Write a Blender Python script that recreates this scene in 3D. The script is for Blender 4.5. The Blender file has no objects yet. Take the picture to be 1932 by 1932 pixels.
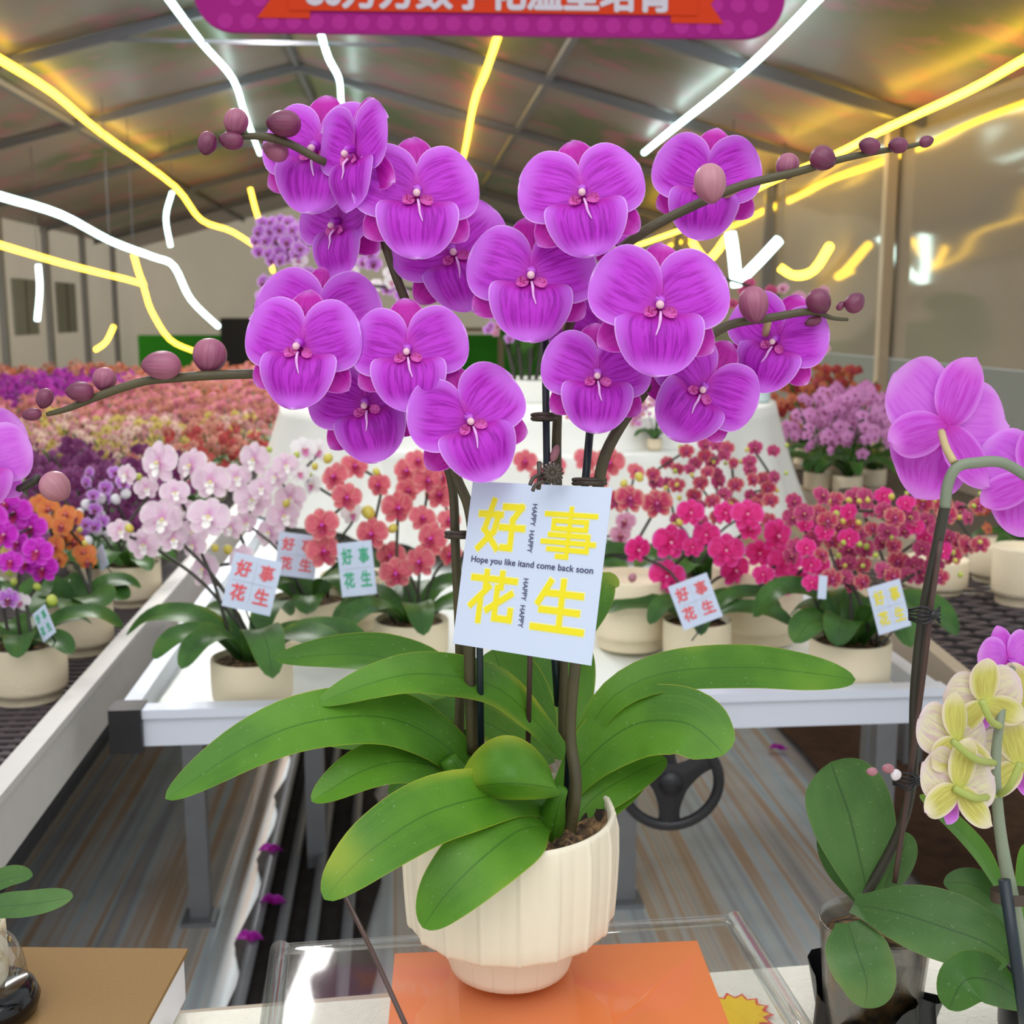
import bpy, math, random
from mathutils import Vector as V, Matrix as M
S = bpy.context.scene
COL = S.collection
rnd = random.Random(7)
PI = math.pi
# ------------------------------------------------------------------ camera, world, light, exposure
F = 2250.0
PITCH, YAW = math.radians(9.49), math.radians(5.0)
C = V((0, 0, 1.45))
fw = V((math.sin(YAW) * math.cos(PITCH), math.cos(YAW) * math.cos(PITCH), -math.sin(PITCH)))
rt = V((math.cos(YAW), -math.sin(YAW), 0))
up = rt.cross(fw)
fh = V((math.sin(YAW), math.cos(YAW), 0))
ZUP = V((0, 0, 1))
cd = bpy.data.cameras.new('camera'); cam = bpy.data.objects.new('camera', cd); COL.objects.link(cam)
cam.matrix_world = M(((rt.x, up.x, -fw.x, C.x), (rt.y, up.y, -fw.y, C.y), (rt.z, up.z, -fw.z, C.z), (0, 0, 0, 1)))
cd.sensor_width = 36; cd.sensor_fit = 'HORIZONTAL'; cd.lens = 36 * F / 1932
cd.clip_start = .05; cd.clip_end = 100
cd.dof.use_dof = True; cd.dof.focus_distance = .84; cd.dof.aperture_fstop = 12.5
S.camera = cam
w = bpy.data.worlds.new('world'); S.world = w; w.use_nodes = True
w.node_tree.nodes['Background'].inputs[0].default_value = (.93, .97, 1, 1)
w.node_tree.nodes['Background'].inputs[1].default_value = .9
S.view_settings.view_transform = 'Standard'; S.view_settings.look = 'None'
S.view_settings.exposure = 0.0; S.view_settings.gamma = 1
S.cycles.max_bounces = 6; S.cycles.transparent_max_bounces = 12
S.cycles.sample_clamp_indirect = 4


def area(name, loc, tgt, sx, sy, power, col=(1, 1, 1)):
    l = bpy.data.lights.new(name, 'AREA'); l.shape = 'RECTANGLE'; l.size = sx; l.size_y = sy; l.energy = power; l.color = col
    o = bpy.data.objects.new(name, l); COL.objects.link(o); o.location = loc
    o.rotation_euler = (V(tgt) - V(loc)).to_track_quat('-Z', 'Y').to_euler()
    return o


area('overhead_fill', (-.5, 1.2, 3.7), (-.2, 2.6, .8), 4, 2.5, 8, (.97, .98, 1))  # unseen fill lamp added overhead to brighten the foreground
area('front_fill', (-.2, -.9, 3.6), (-.3, 2.5, .3), 4, 2.2, 58, (.97, .98, 1))  # unseen lamp added behind the camera to lift floor and foreground
area('ridge_fill', (-1, 8.2, 3.6), (-1, 8.2, .9), .12, 8.5, 330, (1, .98, .96))  # narrow fill lamp added under the ridge to brighten the hall and floor


def W(px, py, d):
    return C + d * ((px - 966) / F * rt - (py - 966) / F * up + fw)


def ON(px, py, z):
    q = (px - 966) / F * rt - (py - 966) / F * up + fw
    return C + q * ((z - C.z) / q.z)


def depth(p):
    return (p - C).dot(fw)


def PX(p):
    q = p - C; d = q.dot(fw)
    return 966 + F * q.dot(rt) / d, 966 - F * q.dot(up) / d


# ------------------------------------------------------------------ node materials
def sc(r, g, b):
    f = lambda c: (c / 255 / 12.92) if c <= 10.3 else ((c / 255 + .055) / 1.055) ** 2.4
    return (f(r), f(g), f(b), 1)


class N:
    def __init__(s, name):
        s.m = bpy.data.materials.new(name); s.m.use_nodes = True
        s.t = s.m.node_tree; s.b = s.t.nodes['Principled BSDF']; s.o = s.t.nodes['Material Output']

    def n(s, typ, **kw):
        x = s.t.nodes.new(typ)
        for k, v in kw.items():
            if k.startswith('i_'):
                k = k[2:]
                x.inputs[int(k) if k.isdigit() else k].default_value = v
            else:
                setattr(x, k, v)
        return x

    def l(s, a, b):
        s.t.links.new(a, b)

    def math(s, op, a, b=None, c=None, clamp=False):
        x = s.n('ShaderNodeMath', operation=op, use_clamp=clamp)
        for i, v in enumerate((a, b, c)):
            if v is None: continue
            if isinstance(v, (int, float)): x.inputs[i].default_value = v
            else: s.l(v, x.inputs[i])
        return x.outputs[0]

    def mix(s, f, a, b, mode='MIX'):
        x = s.n('ShaderNodeMix', data_type='RGBA', blend_type=mode)
        for i, v in ((0, f), (6, a), (7, b)):
            if isinstance(v, (int, float, tuple)): x.inputs[i].default_value = v
            else: s.l(v, x.inputs[i])
        return x.outputs[2]

    def smooth(s, v, a, b):
        x = s.n('ShaderNodeMapRange', interpolation_type='SMOOTHSTEP')
        s.l(v, x.inputs[0]); x.inputs[1].default_value = a; x.inputs[2].default_value = b
        return x.outputs[0]

    def noise(s, vec, scale, detail=2, rough=.5, dist=0):
        x = s.n('ShaderNodeTexNoise'); x.inputs['Scale'].default_value = scale; x.inputs['Detail'].default_value = detail
        x.inputs['Roughness'].default_value = rough; x.inputs['Distortion'].default_value = dist
        if vec is not None: s.l(vec, x.inputs['Vector'])
        return x.outputs[0]

    def bump(s, h, strength=.3, dist=.01):
        x = s.n('ShaderNodeBump'); x.inputs['Strength'].default_value = strength; x.inputs['Distance'].default_value = dist
        s.l(h, x.inputs['Height']); s.l(x.outputs[0], s.b.inputs['Normal'])

    def set(s, col=None, rough=.5, metal=0, spec=.5):
        if col is not None:
            if isinstance(col, tuple): s.b.inputs['Base Color'].default_value = col
            else: s.l(col, s.b.inputs['Base Color'])
        s.b.inputs['Roughness'].default_value = rough; s.b.inputs['Metallic'].default_value = metal
        s.b.inputs['Specular IOR Level'].default_value = spec
        return s

    def tc(s, k='Object'):
        return s.n('ShaderNodeTexCoord').outputs[k]


def plain(name, col, rough=.5, metal=0, spec=.5, noise=0, nscale=30, bump=0, bscale=200):
    k = N(name)
    if noise:
        f = k.noise(k.tc(), nscale, 3)
        d = tuple(c * (1 - noise) for c in col[:3]) + (1,)
        k.set(k.mix(f, d, tuple(min(1, c * (1 + noise)) for c in col[:3]) + (1,)), rough, metal, spec)
    else:
        k.set(col, rough, metal, spec)
    if bump:
        k.bump(k.noise(k.tc(), bscale, 2), bump, .002)
    return k.m


def translucent(k, colsock, amt):
    tr = k.n('ShaderNodeBsdfTranslucent')
    if isinstance(colsock, tuple): tr.inputs[0].default_value = colsock
    else: k.l(colsock, tr.inputs[0])
    mx = k.n('ShaderNodeMixShader', i_0=amt)
    k.l(k.b.outputs[0], mx.inputs[1]); k.l(tr.outputs[0], mx.inputs[2]); k.l(mx.outputs[0], k.o.inputs[0])


def petal_mat(name, body, edge, vein, base, rim0=.72, veinamt=.7, trans=.3, rough=.5, vscale=16, basew=.25, outline=0.0):
    k = N(name)
    uv = k.n('ShaderNodeSeparateXYZ'); k.l(k.tc('UV'), uv.inputs[0])
    s, t = uv.outputs[0], uv.outputs[1]
    a = k.math('ABSOLUTE', k.math('MULTIPLY_ADD', t, 2, -1))
    cv = k.n('ShaderNodeCombineXYZ')
    k.l(k.math('MULTIPLY', t, vscale), cv.inputs[0]); k.l(k.math('MULTIPLY', s, 1.6), cv.inputs[1])
    k.l(k.math('MULTIPLY', k.n('ShaderNodeObjectInfo').outputs['Random'], 30), cv.inputs[2])
    v1 = k.smooth(k.noise(cv.outputs[0], 1.0, 3, .6, .5), .40, .66)
    fade = k.math('SUBTRACT', 1, k.smooth(k.math('MAXIMUM', a, s), .62, .97))
    col = k.mix(k.math('MULTIPLY', k.math('MULTIPLY', v1, fade), veinamt), body, vein)
    e = k.smooth(k.math('MAXIMUM', k.math('MULTIPLY', a, .99), s), rim0, 1.0)
    col = k.mix(k.math('MULTIPLY', e, .7), col, edge)
    ln = k.smooth(k.math('MAXIMUM', a, s), .955, .99)
    col = k.mix(k.math('MULTIPLY', ln, outline), col, sc(240, 200, 252))
    b = k.math('SUBTRACT', 1, k.smooth(s, 0, basew))
    col = k.mix(b, col, base)
    k.set(col, rough, 0, .25)
    translucent(k, col, trans)
    return k.m


MAT = {}
# hero orchid
MAT['petal'] = petal_mat('petal_magenta', sc(200, 60, 216), sc(214, 132, 242), sc(158, 8, 164), sc(200, 60, 190), vscale=24, veinamt=.8, rim0=.6, outline=.6)
MAT['sepal'] = petal_mat('sepal_magenta', sc(198, 40, 176), sc(222, 130, 226), sc(158, 8, 130), sc(176, 30, 150), rim0=.84, veinamt=.8, vscale=18, outline=.5)
MAT['lip'] = petal_mat('lip_magenta', sc(198, 52, 212), sc(212, 132, 242), sc(148, 4, 158), sc(186, 30, 172), rim0=.6, veinamt=.85, basew=.22, vscale=24, outline=.6)
k = N('lip_speckle'); f = k.smooth(k.noise(k.tc(), 26, 1), .56, .62)
k.set(k.mix(f, sc(214, 96, 186), sc(170, 20, 110)), .5); MAT['lobe'] = k.m
MAT['column'] = plain('column_pale', sc(222, 180, 192), .5, noise=.12, nscale=8)
MAT['tendril'] = plain('tendril_white', sc(224, 168, 228), .45)


def leaf_mat(name, c1, c2, mid, tip, rough=.4, trans=.15):
    k = N(name)
    uv = k.n('ShaderNodeSeparateXYZ'); k.l(k.tc('UV'), uv.inputs[0])
    s, t = uv.outputs[0], uv.outputs[1]
    a = k.math('ABSOLUTE', k.math('MULTIPLY_ADD', t, 2, -1))
    n1 = k.smooth(k.noise(k.tc(), 14, 3), .35, .7)
    col = k.mix(n1, c1, c2)
    cv = k.n('ShaderNodeCombineXYZ'); k.l(k.math('MULTIPLY', t, 60), cv.inputs[0]); k.l(k.math('MULTIPLY', s, 2), cv.inputs[1])
    str_ = k.noise(cv.outputs[0], 1, 2)
    col = k.mix(k.math('MULTIPLY', k.smooth(str_, .45, .75), .35), col, c2)
    ml = k.math('SUBTRACT', 1, k.smooth(a, .0, .045))
    col = k.mix(k.math('MULTIPLY', ml, .75), col, mid)
    ye = k.math('MULTIPLY', k.smooth(k.noise(k.tc(), 7, 2), .55, .8), k.smooth(k.math('MAXIMUM', s, a), .6, 1))
    col = k.mix(ye, col, tip)
    ed = k.smooth(a, .965, 1.0)
    col = k.mix(k.math('MULTIPLY', ed, .6), col, tip)
    sp = k.smooth(k.noise(k.tc(), 420, 1), .7, .78)
    col = k.mix(k.math('MULTIPLY', sp, .2), col, sc(190, 205, 170))
    k.set(col, rough, 0, .28)
    k.bump(k.noise(k.tc(), 260, 2), .12, .002)
    translucent(k, col, trans)
    return k.m


MAT['leaf'] = leaf_mat('leaf_green', sc(66, 114, 26), sc(90, 140, 36), sc(48, 92, 22), sc(176, 178, 52))
MAT['leafdull'] = leaf_mat('leaf_dull_green', sc(66, 102, 50), sc(88, 126, 66), sc(48, 76, 44), sc(120, 130, 76), .45)
MAT['leafdark'] = leaf_mat('leaf_dark_green', sc(42, 80, 30), sc(66, 108, 40), sc(28, 56, 22), sc(120, 130, 40), .4)
k = N('stem_brown'); g = k.noise(k.tc(), 26, 3)
k.set(k.mix(g, sc(54, 48, 30), sc(88, 80, 48)), .5)
k.bump(k.noise(k.tc(), 500, 2), .3, .001); MAT['stem'] = k.m
MAT['stemdark'] = plain('stem_dark', sc(48, 46, 34), .5, noise=.3, nscale=40)
MAT['stemgrey'] = plain('stem_grey_green', sc(124, 134, 112), .5, noise=.35, nscale=14)
MAT['pedicel'] = plain('pedicel_wine', sc(124, 70, 72), .5, noise=.25, nscale=40)
MAT['pedgreen'] = plain('pedicel_green', sc(158, 170, 84), .5, noise=.2)
MAT['pedpale'] = plain('pedicel_pale', sc(190, 170, 120), .5, noise=.2)


def bud_mat(name, a, b):
    k = N(name)
    uv = k.n('ShaderNodeSeparateXYZ'); k.l(k.tc('UV'), uv.inputs[0])
    cv = k.n('ShaderNodeCombineXYZ'); k.l(k.math('MULTIPLY', uv.outputs[1], 44), cv.inputs[0]); k.l(uv.outputs[0], cv.inputs[1])
    f = k.math('MULTIPLY_ADD', k.noise(cv.outputs[0], 1, 2), .45, k.math('MULTIPLY', uv.outputs[0], .45))
    k.set(k.mix(k.smooth(f, .3, .75), a, b), .42)
    return k.m


MAT['bud'] = bud_mat('bud_wine', sc(160, 92, 116), sc(108, 38, 74))
MAT['buddark'] = bud_mat('bud_dark_wine', sc(118, 50, 80), sc(78, 18, 50))
MAT['budpale'] = bud_mat('bud_dusty_pink', sc(180, 124, 134), sc(150, 90, 104))
MAT['budyel'] = bud_mat('bud_yellow', sc(206, 196, 90), sc(222, 190, 60))
MAT['budgreen'] = bud_mat('bud_lime', sc(190, 200, 90), sc(160, 186, 50))
MAT['budwhite'] = bud_mat('bud_white', sc(236, 232, 234), sc(222, 214, 224))
k = N('cream_ceramic'); k.set(k.mix(k.noise(k.tc(), 9, 3), sc(228, 216, 190), sc(234, 224, 202)), .45)
k.bump(k.noise(k.tc(), 300, 2), .08, .001); MAT['pot'] = k.m
MAT['potrough'] = plain('cream_rough_ceramic', sc(238, 222, 190), .55, noise=.04, bump=.5, bscale=240)
k = N('bark_moss'); f = k.noise(k.tc(), 90, 4)
k.set(k.mix(k.smooth(f, .35, .7), sc(40, 28, 18), sc(150, 116, 76)), .9); k.bump(f, 1, .01); MAT['moss'] = k.m
MAT['mossstrand'] = plain('moss_strand', sc(176, 140, 92), .8, noise=.4, nscale=60)
MAT['stake'] = plain('stake_dark_teal', sc(16, 32, 40), .4)
MAT['stick'] = plain('stick_brown', sc(74, 52, 46), .5, noise=.2)
MAT['clip'] = plain('clip_brown_plastic', sc(66, 54, 44), .45)
MAT['card'] = plain('card_white', sc(200, 211, 231), .6, 0, .3)
MAT['yellow'] = plain('ink_yellow', sc(234, 218, 6), .5)
MAT['halo'] = plain('ink_pale_yellow', sc(238, 236, 170), .5)
MAT['ink'] = plain('ink_navy', sc(60, 60, 100), .5)
MAT['inkred'] = plain('ink_red', sc(226, 84, 90), .5)
MAT['inkgreen'] = plain('ink_green', sc(50, 168, 120), .5)
MAT['inkgrey'] = plain('ink_pale_grey', sc(196, 200, 212), .5)
MAT['white'] = plain('white_cloth', sc(240, 240, 232), .7, noise=.04, nscale=4)
MAT['film'] = plain('white_film', sc(234, 238, 232), .45, noise=.05, nscale=5, bump=.2, bscale=12)
MAT['alu'] = plain('aluminium', sc(196, 200, 206), .38, .55, noise=.06, nscale=8)
MAT['railw'] = plain('white_rail', sc(214, 220, 232), .4, .15)
MAT['railgrey'] = plain('grey_rail', sc(206, 203, 197), .4, .1, noise=.06)
MAT['railtan'] = plain('tan_rail', sc(178, 164, 142), .5, .1, noise=.06)
MAT['galv'] = plain('galvanised', sc(150, 152, 156), .45, .4, noise=.12, nscale=20)
MAT['black'] = plain('black_plastic', sc(24, 24, 28), .4, noise=.15, nscale=20)
MAT['mesh'] = plain('black_mesh', sc(84, 74, 76), .55)
MAT['meshbrown'] = plain('brown_mesh', sc(92, 82, 70), .6)
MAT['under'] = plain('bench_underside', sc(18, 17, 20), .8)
MAT['screw'] = plain('screw_steel', sc(215, 215, 215), .25, .7)
MAT['wheel'] = plain('wheel_black', sc(28, 28, 32), .35)
MAT['orange'] = plain('orange_card', sc(236, 130, 66), .5, noise=.05, nscale=12)
MAT['kraft'] = plain('kraft_board', sc(140, 108, 62), .8, noise=.1, nscale=300)
MAT['whitebox'] = plain('white_board', sc(240, 240, 246), .5)
k = N('paper_towel'); k.set(sc(244, 240, 224), .8); k.bump(k.noise(k.tc(), 70, 3, .6, 2), .5, .006); MAT['paper'] = k.m
MAT['dark'] = plain('black_gloss', sc(10, 10, 14), .12)
MAT['red'] = plain('sticker_red', sc(226, 70, 60), .5)
MAT['stary'] = plain('sticker_yellow', sc(248, 206, 40), .5)
MAT['litter'] = plain('leaf_litter', sc(96, 66, 44), .9, noise=.7, nscale=28, bump=.8, bscale=40)
MAT['gutter'] = plain('gutter_debris', sc(56, 50, 48), .9, noise=.7, nscale=30, bump=.8, bscale=60)
MAT['board'] = plain('pale_board', sc(176, 160, 140), .6, noise=.12, nscale=6)


def clear(name, tint, base=.08, rough=.05):
    k = N(name)
    lw = k.n('ShaderNodeLayerWeight', i_0=.28)
    tr = k.n('ShaderNodeBsdfTransparent', i_0=tint); gl = k.n('ShaderNodeBsdfGlossy', i_1=rough)
    mx = k.n('ShaderNodeMixShader')
    k.l(k.math('MULTIPLY_ADD', lw.outputs['Facing'], .32, base, clamp=True), mx.inputs[0])
    k.l(tr.outputs[0], mx.inputs[1]); k.l(gl.outputs[0], mx.inputs[2]); k.l(mx.outputs[0], k.o.inputs[0])
    return k.m


MAT['acrylic'] = clear('clear_acrylic', (.97, .98, .98, 1), .03)
MAT['glass'] = clear('clear_glass', (.9, .92, .92, 1), .12)
MAT['clearpot'] = clear('clear_plastic_pot', (.75, .74, .7, 1), .1, .25)


def emit(name, col, st):
    k = N(name); e = k.n('ShaderNodeEmission', i_0=col, i_1=st); k.l(e.outputs[0], k.o.inputs[0]); return k.m


MAT['ledw'] = emit('led_white', (.72, 1, .95, 1), 7)
MAT['ledyb'] = emit('led_yellow_bright', (1, .58, .03, 1), 15)
MAT['ledy'] = emit('led_yellow', (1, .60, .05, 1), 7)


# ------------------------------------------------------------------ mesh building
class MB:
    def __init__(s): s.v = []; s.f = []; s.uv = []; s.mi = []

    def vert(s, p, uv=(0, 0)):
        s.v.append(tuple(p)); s.uv.append(uv); return len(s.v) - 1

    def face(s, idx, mi=0): s.f.append(tuple(idx)); s.mi.append(mi)

    def grid(s, fn, n, m, mi=0, close=False, uvf=None):
        b = len(s.v)
        for i in range(n + 1):
            for j in range(m + (0 if close else 1)):
                s.vert(fn(i, j), uvf(i, j) if uvf else (i / n, j / m))
        mm = m if close else m + 1
        for i in range(n):
            for j in range(m):
                j2 = (j + 1) % mm
                s.face((b + i * mm + j, b + i * mm + j2, b + (i + 1) * mm + j2, b + (i + 1) * mm + j), mi)
        return b

    def box(s, lo, hi, mi=0, mat=None):
        b = len(s.v)
        for x in (lo[0], hi[0]):
            for y in (lo[1], hi[1]):
                for z in (lo[2], hi[2]):
                    p = V((x, y, z)); s.vert(mat @ p if mat else p)
        for q in ((0, 1, 3, 2), (4, 6, 7, 5), (0, 4, 5, 1), (2, 3, 7, 6), (0, 2, 6, 4), (1, 5, 7, 3)):
            s.face([b + i for i in q], mi)

    def bar(s, a, c, wd, ht, mi=0):
        a, c = V(a), V(c); d = (c - a); L = d.length; d.normalize()
        x = d.cross(ZUP)
        if x.length < 1e-3: x = V((1, 0, 0))
        x.normalize(); z = x.cross(d)
        m = M(((x.x, d.x, z.x, a.x), (x.y, d.y, z.y, a.y), (x.z, d.z, z.z, a.z), (0, 0, 0, 1)))
        s.box((-wd / 2, 0, -ht / 2), (wd / 2, L, ht / 2), mi, m)

    def tube(s, pts, rad, n=8, mi=0, sub=4, caps=True):
        pts = [V(p) for p in pts]
        if not isinstance(rad, (list, tuple)): rad = [rad] * len(pts)
        P, R = spline(pts, sub, rad)
        b = len(s.v); t0 = None; prev = None
        for i, p in enumerate(P):
            t = (P[min(i + 1, len(P) - 1)] - P[max(i - 1, 0)]).normalized()
            if prev is None:
                a = t.cross(V((.3, .2, 1)) if abs(t.z) < .9 else V((1, 0, .1))).normalized()
            else:
                a = (prev - t * prev.dot(t)).normalized()
            prev = a; c = t.cross(a)
            for j in range(n):
                th = 2 * PI * j / n
                s.vert(p + (a * math.cos(th) + c * math.sin(th)) * R[i], (i / len(P), j / n))
        for i in range(len(P) - 1):
            for j in range(n):
                j2 = (j + 1) % n
                s.face((b + i * n + j, b + i * n + j2, b + (i + 1) * n + j2, b + (i + 1) * n + j), mi)
        if caps:
            s.face([b + j for j in range(n)][::-1], mi); s.face([b + (len(P) - 1) * n + j for j in range(n)], mi)

    def lathe(s, prof, n=48, mi=0, c=(0, 0, 0), mod=None):
        c = V(c)
        def fn(i, j):
            r, z = prof[i]; th = 2 * PI * j / n
            if mod: r = mod(r, z, th)
            return c + V((r * math.cos(th), r * math.sin(th), z))
        s.grid(fn, len(prof) - 1, n, mi, close=True)

    def ellipsoid(s, c, ax, L, Wd, n=10, m=14, mi=0, seam=.0, point=.0):
        c = V(c); ax = V(ax).normalized(); a = ax.cross(V((.31, .17, .9))).normalized(); b2 = ax.cross(a)
        def fn(i, j):
            u = i / n; th = 2 * PI * j / m
            x = -math.cos(PI * u); r = math.sin(PI * u) * (1 - point * max(0, x) ** 2 - .12 * min(0, x))
            r *= 1 - seam * max(0, math.cos(3 * th)) ** 8
            return c + ax * (x * L / 2) + (a * math.cos(th) + b2 * math.sin(th)) * (r * Wd / 2)
        s.grid(fn, n, m, mi, close=True)

    def mesh(s, name, mats, smooth=True):
        me = bpy.data.meshes.new(name); me.from_pydata(s.v, [], s.f)
        for m in (mats if isinstance(mats, (list, tuple)) else [mats]): me.materials.append(MAT[m] if isinstance(m, str) else m)
        me.polygons.foreach_set('material_index', s.mi)
        ul = me.uv_layers.new(name='UVMap')
        li = [0] * len(me.loops); me.loops.foreach_get('vertex_index', li)
        ul.data.foreach_set('uv', [x for i in li for x in s.uv[i]])
        if smooth: me.polygons.foreach_set('use_smooth', [True] * len(me.polygons))
        me.update()
        return me

    def build(s, name, mats, parent=None, smooth=True, label=None):
        return link(name, s.mesh(name, mats, smooth), parent, label)


def spline(pts, sub, rad):
    if len(pts) == 2 or sub < 2: return pts, list(rad)
    P, R = [], []
    for i in range(len(pts) - 1):
        p0, p1, p2, p3 = pts[max(i - 1, 0)], pts[i], pts[i + 1], pts[min(i + 2, len(pts) - 1)]
        for k in range(sub):
            t = k / sub
            P.append(.5 * ((2 * p1) + (p2 - p0) * t + (2 * p0 - 5 * p1 + 4 * p2 - p3) * t * t + (3 * p1 - p0 - 3 * p2 + p3) * t ** 3))
            R.append(rad[i] * (1 - t) + rad[i + 1] * t)
    P.append(pts[-1]); R.append(rad[-1])
    return P, R


def link(name, data, parent=None, label=None):
    o = bpy.data.objects.new(name, data); COL.objects.link(o)
    if parent is not None:
        o.parent = parent
        q = parent
        if not parent.get('_free'):
            o.matrix_parent_inverse = M.Translation(-root_loc(parent))
    if label: o['label'] = label
    return o


def root_loc(o):
    p = V((0, 0, 0))
    while o is not None:
        if o.type == 'EMPTY': return V(o.location)
        o = o.parent
    return p


def tag(o, label, cat, group=None, kind=None):
    o['label'] = label; o['category'] = cat
    if group: o['group'] = group
    if kind: o['kind'] = kind
    return o


def thing(name, loc, label, cat, group=None):
    o = bpy.data.objects.new(name, None); COL.objects.link(o); o.location = loc; o.empty_display_size = .05
    return tag(o, label, cat, group)


def struct(o, label=None):
    o['kind'] = 'structure'
    if label: o['label'] = label
    return o


# ------------------------------------------------------------------ structure: greenhouse hall
XL, XR, XM = -5.2, 3.2, -1.0
ZE, ZR = 2.66, 3.80
Y0, Y1 = 3.9, 24.0
k = N('glossy_roof_film')
co = k.tc()
n1 = k.noise(co, .55, 3, .55); n2 = k.noise(co, 2.2, 4, .65)
c1 = k.mix(k.smooth(n1, .42, .6), sc(134, 124, 122), sc(88, 102, 76))
c1 = k.mix(k.math('MULTIPLY', k.smooth(n2, .48, .64), .7), c1, sc(164, 104, 128))  # pink patches put the flowers' reflection into the film colour
k.set(c1, .36, 0, .32); k.bump(k.noise(co, 1.3, 2), .10, .08)
MAT['roof'] = k.m
k = N('reflective_wall_film'); co = k.tc()
k.set(k.mix(k.noise(co, .8, 2), sc(146, 144, 140), sc(164, 152, 128)), .08, .25, .7)
mp = k.n('ShaderNodeMapping', i_3=(1, .5, 2.2)); k.l(co, mp.inputs[0])
k.bump(k.noise(mp.outputs[0], .8, 1, .4), .3, .12); MAT['wallfilm'] = k.m
MAT['backwall'] = plain('back_wall_beige', sc(176, 164, 144), .8, noise=.06, nscale=.6)
MAT['green'] = plain('green_panel', sc(56, 190, 30), .6, noise=.06, nscale=1)
MAT['leftwall'] = plain('left_wall_film', sc(166, 156, 140), .35, noise=.16, nscale=1.4)
MAT['darkwall'] = plain('lower_wall_grey', sc(124, 130, 126), .35, noise=.1, nscale=1)
MAT['beam'] = plain('steel_beam', sc(112, 114, 122), .5, .3)
# floor: long metal / timber planks along the aisle
k = N('striped_floor'); co = k.tc(); sx = k.n('ShaderNodeSeparateXYZ'); k.l(co, sx.inputs[0])
cv = k.n('ShaderNodeCombineXYZ'); k.l(k.math('MULTIPLY', sx.outputs[0], 6.5), cv.inputs[0]); k.l(k.math('MULTIPLY', sx.outputs[1], .12), cv.inputs[1])
n1 = k.noise(cv.outputs[0], 1, 3, .65)
r = k.n('ShaderNodeValToRGB'); k.l(n1, r.inputs[0]); e = r.color_ramp.elements
e[0].position = .3; e[0].color = sc(156, 160, 168); e[1].position = .72; e[1].color = sc(240, 240, 240)
for p, cl in ((.38, sc(208, 204, 200)), (.43, sc(240, 232, 220)), (.47, sc(222, 186, 150)), (.51, sc(238, 238, 236)), (.55, sc(222, 236, 240)), (.60, sc(196, 196, 204)), (.65, sc(230, 218, 204))):
    q = e.new(p); q.color = cl
k.set(k.mix(k.math('MULTIPLY', k.smooth(k.noise(co, 6, 4), .4, .8), .3), r.outputs[0], sc(170, 162, 150)), .35, .0)
k.bump(n1, .5, .02); MAT['floor'] = k.m

m = MB(); m.grid(lambda i, j: V((-7 + 13 * i / 8, -3 + 28 * j / 8, 0)), 8, 8)
struct(m.build('floor', 'floor', smooth=False))


def wallstrip(name, mat, x0, y0, x1, y1, zf, zt, n=20):
    m = MB(); m.grid(lambda i, j: V((x0 + (x1 - x0) * i / n, y0 + (y1 - y0) * i / n, zf + (zt - zf) * j / 6)), n, 6)
    return struct(m.build(name, mat))


wallstrip('wall_right', 'wallfilm', XR, 3.2, XR, Y1, 1.15, ZE)
wallstrip('trim_1', 'darkwall', XR - .02, 3.2, XR - .02, Y1, 0, 1.15)
def glow_film(name, col, tr):
    k = N(name); f = k.noise(k.tc(), 1.1, 2)
    c = k.mix(f, tuple(x * .8 for x in col[:3]) + (1,), col); k.set(c, .35, 0, .4)
    t = k.n('ShaderNodeBsdfTranslucent'); k.l(c, t.inputs[0]); mx = k.n('ShaderNodeMixShader', i_0=tr)
    k.l(k.b.outputs[0], mx.inputs[1]); k.l(t.outputs[0], mx.inputs[2]); k.l(mx.outputs[0], k.o.inputs[0]); return k.m
MAT['leftwall'] = glow_film('left_wall_film', sc(196, 182, 160), .75)
MAT['backwall'] = glow_film('back_wall_film', sc(206, 192, 168), .6)
wallstrip('wall_left', 'leftwall', XL, 3.2, XL, Y1, 0, ZE)
m = MB(); b = [m.vert(p) for p in ((XL, Y1, 1.02), (XR, Y1, 1.02), (XR, Y1, ZE), (XM, Y1, ZR), (XL, Y1, ZE))]; m.face(b)
struct(m.build('wall_back', 'backwall', smooth=False))
m = MB(); m.box((XL, Y1 - .06, 0), (XR, Y1, 1.02)); struct(m.build('trim_2', 'green', smooth=False))
m = MB()
m.grid(lambda i, j: V((XL + (XM - XL) * i / 10, Y0 + (Y1 - Y0) * j / 24, ZE + (ZR - ZE) * i / 10)), 10, 24)
m.grid(lambda i, j: V((XM + (XR - XM) * i / 10, Y0 + (Y1 - Y0) * j / 24, ZR + (ZE - ZR) * i / 10)), 10, 24)
struct(m.build('ceiling', 'roof', smooth=False))
tn = 3


def trimobj(m, mat):
    global tn
    o = m.build('trim_%d' % tn, mat, smooth=False); tn += 1
    return struct(o)


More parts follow.
